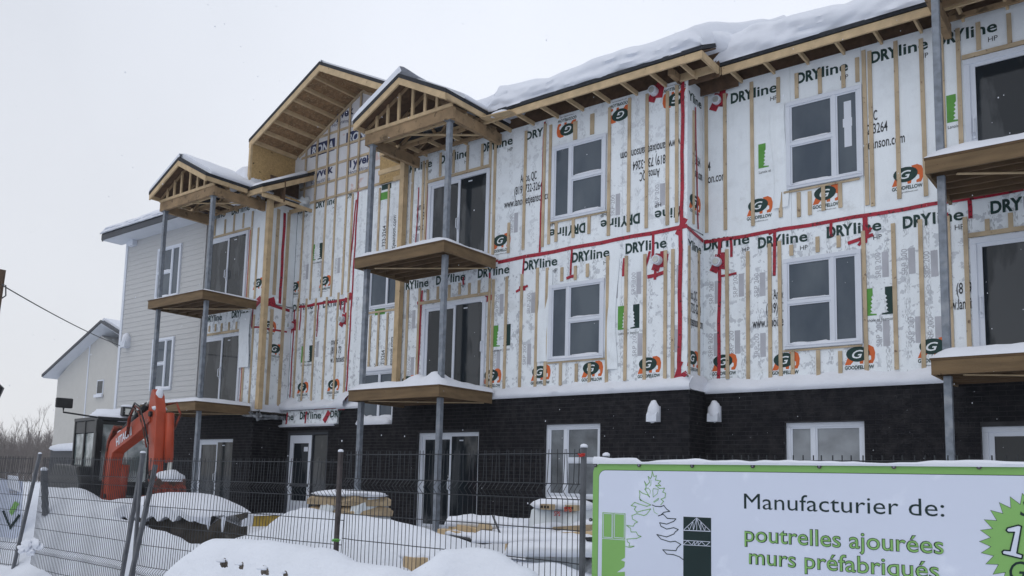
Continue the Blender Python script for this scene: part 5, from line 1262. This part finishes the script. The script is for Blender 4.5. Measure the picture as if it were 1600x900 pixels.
tree_t = [(538, 165), (550, 200), (568, 195), (560, 225), (598, 232), (580, 250), (598, 265), (562, 262), (590, 285), (625, 282), (612, 310), (632, 318), (628, 348), (600, 360), (618, 375), (598, 400)]
strip([c6_(*t) for t in tree_g], .0042, signg, YS - .0045); strip([c6_(*t) for t in tree_t], .0042, signg, YS - .0045); strip([c6_(*t) for t in tree_d], .0046, signd, YS - .0045)
for k in ([(545, 285), (580, 290), (575, 320), (545, 345), (542, 300), (545, 285)], [(548, 378), (583, 352), (580, 365), (550, 382)], [(490, 290), (510, 280), (525, 300), (522, 320)], [(530, 225), (528, 260), (520, 270)], [(545, 418), (552, 450), (575, 465)]):
    strip([c6_(*t) for t in k], .0028, signg, YS - .0045)
# starburst
c = sp(1621.8, 851); l_ = sp(1531.5, 853); R = c[0] - l_[0]
NP = 28; star = []; star_o = []
for i in range(NP * 2):
    a = math.pi + (i - .0) * math.pi / NP; r = R if i % 2 == 0 else R * .80
    star.append((c[0] + r * math.cos(a), c[1] + r * math.sin(a))); r += .004; star_o.append((c[0] + r * math.cos(a), c[1] + r * math.sin(a)))
def fan(pts, m, y, nm):
    mb = MB(); mb.add([(c[0], y, c[1])] + [(p[0], y, p[1]) for p in pts], [(0, i + 1, (i + 1) % len(pts) + 1) for i in range(len(pts))]); part(nm, mb, m, S)
fan(star_o, signd, YS - .004, 'starburst_outline'); fan(star, signg, YS - .0055, 'starburst')
for s, u, v, wd, hc, m, b in (('S', 1594, 806, .065, .085, signd, .0), ('G', 1578, 906, .07, .09, signd, .0), ):
    x, z = sp(u, v); o = lettering(s, x, YS - (.007 if m is signd else .0085), z, wd, hc, m, S, b, name='sign_lettering', shear=.25)
one = [c7_(*t) for t in ((1226, 578), (1236, 562), (1312, 542), (1334, 550), (1302, 738), (1343, 752), (1336, 778), (1204, 746), (1197, 730), (1210, 718), (1254, 722), (1284, 592), (1240, 592))]
mb = MB(); mb.add([(p[0], YS - .0075, p[1]) for p in one], [tuple(range(len(one)))]); part('sign_numeral', mb, signw, S)
strip(one, .006, signd, YS - .0085, closed=True)
# eyelets and wire ties
for u, v in ((931, 727), (999, 727), (1082, 728), (1176.5, 728.5), (1280.5, 729), (1397, 729.5), (1530, 730), (923.5, 812)):
    x, z = sp(u, v); e_ = part('eyelet', MB().tube([(x, YS - .001, z), (x, YS - .008, z)], .011, 12), rustm, S); part('eyelet_hole', MB().tube([(x, YS - .008, z), (x, YS - .009, z)], .005, 8), steel, e_)
mb = MB(); n = 160
for i in range(n + 1):      # uneven ridge of snow on the sign's top edge
    x = sx0 + .005 + (sx1 - sx0 - .01) * i / n
    h = .014 + .030 * max(0, noise.noise(Vector((x * 2.1, 2, 0))) + .25) + .012 * noise.noise(Vector((x * 9, 1, 0))) + (.02 if x < sx0 + .32 else 0)
    h = max(h, .004)
    mb.v += [(x, YS - .012, sz1 - .003), (x, YS - .016, sz1 + h * .5), (x, YS - .002, sz1 + h), (x, YS + .02, sz1 + h * .8), (x, YS + .025, sz1 - .003)]
    if i:
        k = i * 5
        for q in range(4): mb.f.append((k - 5 + q, k + q, k + q + 1, k - 4 + q))
part('snow', mb, snow, S, smooth=True, fix=True)

# small tilted board behind the left fence
q0 = far(28, 790, 12.4)
sb = thing('small_sign', 'tilted white board with green square and dark chevron behind the left fence', 'sign', (q0.x, q0.y, 0))
def F(u, v, d=12.4): return far(u, v, d)
def facing(pts, m, nm, dpt, th=.02):
    nrm = (CAM - q0).normalized(); P = [F(u, v, dpt) for u, v in pts]; n = len(P)
    mb = MB(); mb.add([tuple(p) for p in P] + [tuple(p - nrm * th) for p in P], [tuple(range(n)), tuple(range(2 * n - 1, n - 1, -1))] + [(i, i + n, (i + 1) % n + n, (i + 1) % n) for i in range(n)]); return part(nm, mb, m, sb, fix=True)
facing([(-12, 746), (36, 752), (34, 842), (-14, 838)], signw, 'face', 12.4)
facing([(14, 799), (23, 783), (30, 787), (18, 806)], signg, 'emblem_square', 12.38, .004); facing([(3, 799), (6, 797), (16, 821), (29, 803), (32, 806), (16, 828)], signd, 'emblem_chevron', 12.38, .004)
facing([(14, 766), (27, 768), (26, 772), (13, 770)], ink_grey, 'emblem_mark', 12.38, .004)
facing([(12, 742), (28, 744), (33, 770), (12, 762)], snow, 'snow', 12.36, .03)

# ================================================================== things lying in the snow
def thing_mesh(name, mb, m, label, cat, smooth=False, group=None):
    o = part(name, mb, m, None, smooth=smooth, fix=True); tag(o, label, cat, group); return o
# snow-capped heap of frozen earth
e0 = far(300, 830, 11.2)
he = thing('earth_heap', 'dark frozen earth heap under a thick overhanging snow cap behind the fence', 'heap', (e0.x, e0.y, 0))
ha, hb = far(222, 800, 12.1), far(352, 800, 11.2); ha.z = hb.z = 0; hd = (hb - ha).normalized(); hn = Vector((hd.y, -hd.x, 0))
if hn.dot(CAM - ha) < 0: hn = -hn
HL = (hb - ha).length
def heap_loft(prof, m, nm, n=44, amp=0.0, ends=0.45, sd=1, nparent=None):
    mb = MB(); K = len(prof)
    for i in range(n + 1):
        t = i / n; e = min(1.0, math.sin(math.pi * min(1, max(0.0, t)) ) * 6 + .02) ** .5
        for q, (o_, z) in enumerate(prof):
            p = ha + hd * (HL * t) + hn * (o_ * (ends + (1 - ends) * e)); zq = z(t) if callable(z) else z
            d_ = amp * noise.noise(Vector((t * 14, zq * 5, sd))) + amp * .6 * noise.noise(Vector((t * 40, zq * 13, sd)))
            p = p + hn * d_; mb.v.append((p.x, p.y, zq + d_ * .3))
        if i:
            k = i * K
            for q in range(K - 1): mb.f.append((k - K + q, k + q, k + q + 1, k - K + 1 + q))
    mb.f += [tuple(range(K)), tuple(reversed([n * K + q for q in range(K)]))]
    return part(nm, mb, m, he, smooth=True, fix=True)
zb_ = lambda t: far(222 + 130 * t, 812, 11.6 - .8 * t).z
heap_loft([(-.5, .3), (-.5, 1.1), (.30, zb_(.5) + .05), (.40, 1.0), (.42, .85), (.38, .7), (.36, .5), (.3, .3)], soil, 'earth', amp=.09)
TP = [779, 775, 771, 770, 770, 771, 773, 776, 781, 790, 806]
def zt_(t, dv=0): k = t * 10; a = int(min(9, k)); v = TP[a] + (TP[a + 1] - TP[a]) * (k - a); return far(222 + 130 * t, v, 11.9 - .9 * t).z - dv
def jag(t, s_): return zb_(t) + .035 * math.sin(t * 37 + s_) + .03 * noise.noise(Vector((t * 22, s_, 0)))
heap_loft([(-.55, lambda t: jag(t, 0) - .1), (-.58, lambda t: zt_(t, .1)), (-.3, lambda t: zt_(t, .0)), (.0, lambda t: zt_(t, .0)), (.28, lambda t: zt_(t, .05)), (.42, lambda t: zt_(t, .13)), (.50, lambda t: (zt_(t) + jag(t, 1)) / 2), (.50, lambda t: jag(t, 1)), (.38, lambda t: jag(t, 2))], snow, 'snow', amp=.02, sd=4)
for i, (u, l) in enumerate(((262, 10), (283, 26), (312, 30), (326, 20), (349, 24))):
    p = far(u, 808, 11.35 - i * .12); part('icicle', MB().tube([p, p - Vector((0, 0, l * .008))], [.035, .01], 6), snow, he)
pi, pj = far(358, 812, 17), far(440, 810, 16.5)
yb_ = thing('insulation_board', 'yellow board leaning flat at the foot of the brick wall', 'board', (pi.x, pi.y, 0))
part('board', MB().beam((pi.x, pi.y, pi.z - .12), (pj.x, pj.y, pj.z - .12), .05, .36), insul, yb_); part('snow', MB().beam((pi.x, pi.y, pi.z + .08), (pj.x, pj.y, pj.z + .08), .12, .04), snow, yb_)
# wrapped pallet left of the post
pp = far(556, 800, 12.5)
pl = thing('wrapped_pallet', 'snow topped pallet of tan boards in torn plastic behind the snow bank', 'pallet', (pp.x, pp.y, 0))
mb = MB()
for k in range(5): mb.rough_box((pp.x - .72 + .03 * (k % 2), pp.y, .62 + k * .148), (pp.x + .42 - .05 * (k % 3), pp.y + .02, .62 + k * .148), .8, .145, .05, k * 3)
part('boards', mb, tan, pl); part('plastic_wrap', MB().rough_box((pp.x - .36, pp.y, .6), (pp.x - .02, pp.y, .6), .9, .77, .09, 3, n=20).rough_box((pp.x + .22, pp.y - .02, .6), (pp.x + .36, pp.y, .6), .86, .74, .09, 6), film, pl, smooth=True); part('snow', MB().blob((pp.x - .15, pp.y, 1.365), .66, .44, .07, 4, 20, 8, .2), snow, pl, smooth=True)
# brick pallet under the basement window
pq = far(880, 797, 9.6)
kp = thing('brick_pallet', 'white wrapped pallet with two loose bricks on its snowy top under the window', 'pallet', (pq.x, pq.y, 0))
part('wrap', MB().rough_box((pq.x - .34, pq.y, .6), (pq.x + .38, pq.y, .6), .6, pq.z - .55, .04, 2, n=18), film, kp, smooth=True); part('snow', MB().blob((pq.x, pq.y, pq.z + .05), .38, .33, .10, 4, 18, 8, .15), snow, kp, smooth=True)
for u, v in ((855, 792), (893, 793.5)):
    p = far(u, v, 9.25); b_ = part('brick', MB().box(p.x - .07, p.x + .07, p.y - .04, p.y + .05, p.z - .03, p.z + .03), tan, kp)
    for k in (-1, 0, 1): part('brick_hole', MB().box(p.x + k * .04 - .012, p.x + k * .04 + .012, p.y - .043, p.y - .0405, p.z - .014, p.z + .014), dark, b_)
for u, v, s, wd in ((855, 806, 'SPS', .08), (878, 799, 'SPS', .10)):
    p = far(u, v, 9.2); lettering(s, p.x, pq.y - .303, p.z, wd, .05, redm, kp, .02, name='printed_word')
# lumber pile
d0 = far(800, 840, 8.9)
LP = thing('lumber_pile', 'pile of boards buried in snow below the patio door behind the fence', 'lumber', (d0.x, d0.y, 0))
bd_ = [((708, 824, 10.2), (765, 838, 9.7), lumber, .12), ((690, 830, 9.9), (770, 845, 9.4), lumber, .06), ((862, 828, 9.4), (930, 824, 9.0), tan, .06), ((830, 838, 9.0), (935, 833, 8.6), lumber, .05), ((795, 857, 8.5), (870, 862, 8.2), lumber, .10), ((858, 845, 8.8), (930, 842, 8.4), black, .04), ((770, 828, 9.9), (860, 836, 9.4), black, .04), ((735, 818, 10.4), (820, 828, 10.1), lumber, .05), ((752, 842, 9.6), (759, 822, 9.5), tan, .09), ((640, 880, 8.2), (658, 884, 8.0), lumber, .14), ((700, 838, 9.2), (760, 848, 9.0), black, .03)]
for (a_, b__, m_, h_) in bd_: part('board', MB().beam(far(*a_), far(*b__), .14, h_), m_, LP)
mb = MB()
for k, (a_, b_, w_, h_) in enumerate((((706, 820, 10.4), (850, 831, 9.8), .55, .13), ((700, 834, 9.8), (768, 846, 9.4), .16, .05), ((770, 832, 9.7), (925, 838, 9.1), .30, .06), ((742, 846, 9.2), (935, 852, 8.5), .45, .11), ((800, 866, 8.3), (950, 868, 7.9), .60, .12), ((838, 826, 9.6), (930, 824, 9.1), .25, .06), ((634, 872, 8.3), (662, 877, 8.1), .2, .05))):
    part('snow', MB().rough_box(far(*a_), far(*b_), w_, h_, .035, k * 5, n=26), snow, LP, smooth=True)
pr = thing('steel_rod', 'thin dark bar leaning on the lumber pile', 'rod', tuple(far(772, 830, 9.0))); part('rod', MB().tube([far(770, 806, 9.2), far(783, 838, 8.9)], .012, 6), cable, pr)
# rocks in the near bank; the largest stands in for a shaded hollow
for i, (u, v, d, r, lb) in enumerate(((350, 880, 5.22, .024, 'largest dark stone, standing in for a shaded hollow in the near snow bank'), (377, 884, 5.08, .016, 'small dark stone right of the largest one in the near snow bank'), (413, 892, 5.0, .024, 'brown stone low in the near snow bank'), (446, 897, 4.92, .014, 'last brown stone on the right of the near snow bank'))):
    p = far(u, v, d); o = thing_mesh('stone', MB().blob(p, r * 1.1, r * .7, r, i + 50, 16, 10, .9, False), stonem, lb, 'stone', True)
    part('snow', MB().blob(p + Vector((-.01, -.01, r * .55)), r * 1.6, r * 1.3, r * .7, i, 14, 8, .3), snow_g, o, smooth=True)
p = far(525, 844, 6.9); thing_mesh('leaf_scrap', MB().blob(p, .05, .03, .012, 4, 8, 5, .5, False), green_p, 'green scrap caught low on the fence beside the rusty post', 'scrap')

# ================================================================== pole, cable and street lamp at the left edge
pb_ = far(-60, 800, 15.5); UP = thing('utility_pole', 'leaning brown wooden utility pole at the left edge', 'pole', (pb_.x, pb_.y, 0))
pt_ = far(1, 421, 15.5); part('pole', MB().tube([(pb_.x, pb_.y, 0), (pt_.x, pt_.y, pt_.z)], [.12, .09], 10), polem, UP)
part('insulator', MB().tube([far(3, 444, 15.4), far(9, 446, 15.4), far(9, 462, 15.4), far(3, 466, 15.4)], .012, 6), cable, UP)
w0, w1_ = far(4, 446, 15.4), Vector((at(187, 540, 0)[0], 0.0, at(187, 540, 0)[1]))
pts = [w0.lerp(w1_, t) - Vector((0, 0, .07 * 4 * t * (1 - t))) for t in np.linspace(0, 1, 16)]
OC = thing('overhead_cable', 'thin twisted service cable from the pole to the building corner', 'cable', tuple(w0)); part('cable', MB().tube(pts, .012, 5), cable, OC)
ps = far(-8, 612, 24); SL = thing('street_lamp', 'black street lantern cut by the left edge', 'street lamp', (ps.x, ps.y, 0))
part('lamp_post', MB().tube([(ps.x, ps.y, 0), (ps.x, ps.y, ps.z - .25)], .05, 8), black, SL); part('lantern', MB().tube([(ps.x, ps.y, ps.z - .25), (ps.x, ps.y, ps.z + .12), (ps.x, ps.y, ps.z + .3)], [.12, .24, .03], 6), black, SL)

# ================================================================== falling snow
fl = MB(); r_ = random.Random(9)
for i in range(420):
    p = far(r_.uniform(0, 1600), r_.uniform(0, 880), r_.uniform(4.5, 12)); s = r_.uniform(.0022, .0046)
    fl.add([(p.x + s, p.y, p.z), (p.x - s, p.y, p.z), (p.x, p.y + s, p.z), (p.x, p.y - s, p.z), (p.x, p.y, p.z + s * 1.3), (p.x, p.y, p.z - s * 1.3)], [(0, 2, 4), (2, 1, 4), (1, 3, 4), (3, 0, 4), (2, 0, 5), (1, 2, 5), (3, 1, 5), (0, 3, 5)])
tag(part('falling_snow', fl, snow), 'sparse snowflakes in the air', 'snowflakes', kind='stuff')

# ================================================================== the air: light snowfall haze
hz = MB().box(-160, 30, -30, 175, -3.0, 26.0)
hm_ = bpy.data.materials.new('haze_air'); hm_.use_nodes = True; n = hm_.node_tree; n.nodes.clear()
ho = n.nodes.new('ShaderNodeOutputMaterial'); hv = n.nodes.new('ShaderNodeVolumePrincipled'); hv.inputs['Color'].default_value = (0.93, 0.95, 1.0, 1); hv.inputs['Density'].default_value = 0.0007; hv.inputs['Anisotropy'].default_value = 0.2
n.links.new(hv.outputs[0], ho.inputs['Volume'])
tag(part('haze', hz, hm_), 'thin pale winter haze over the site', kind='stuff')
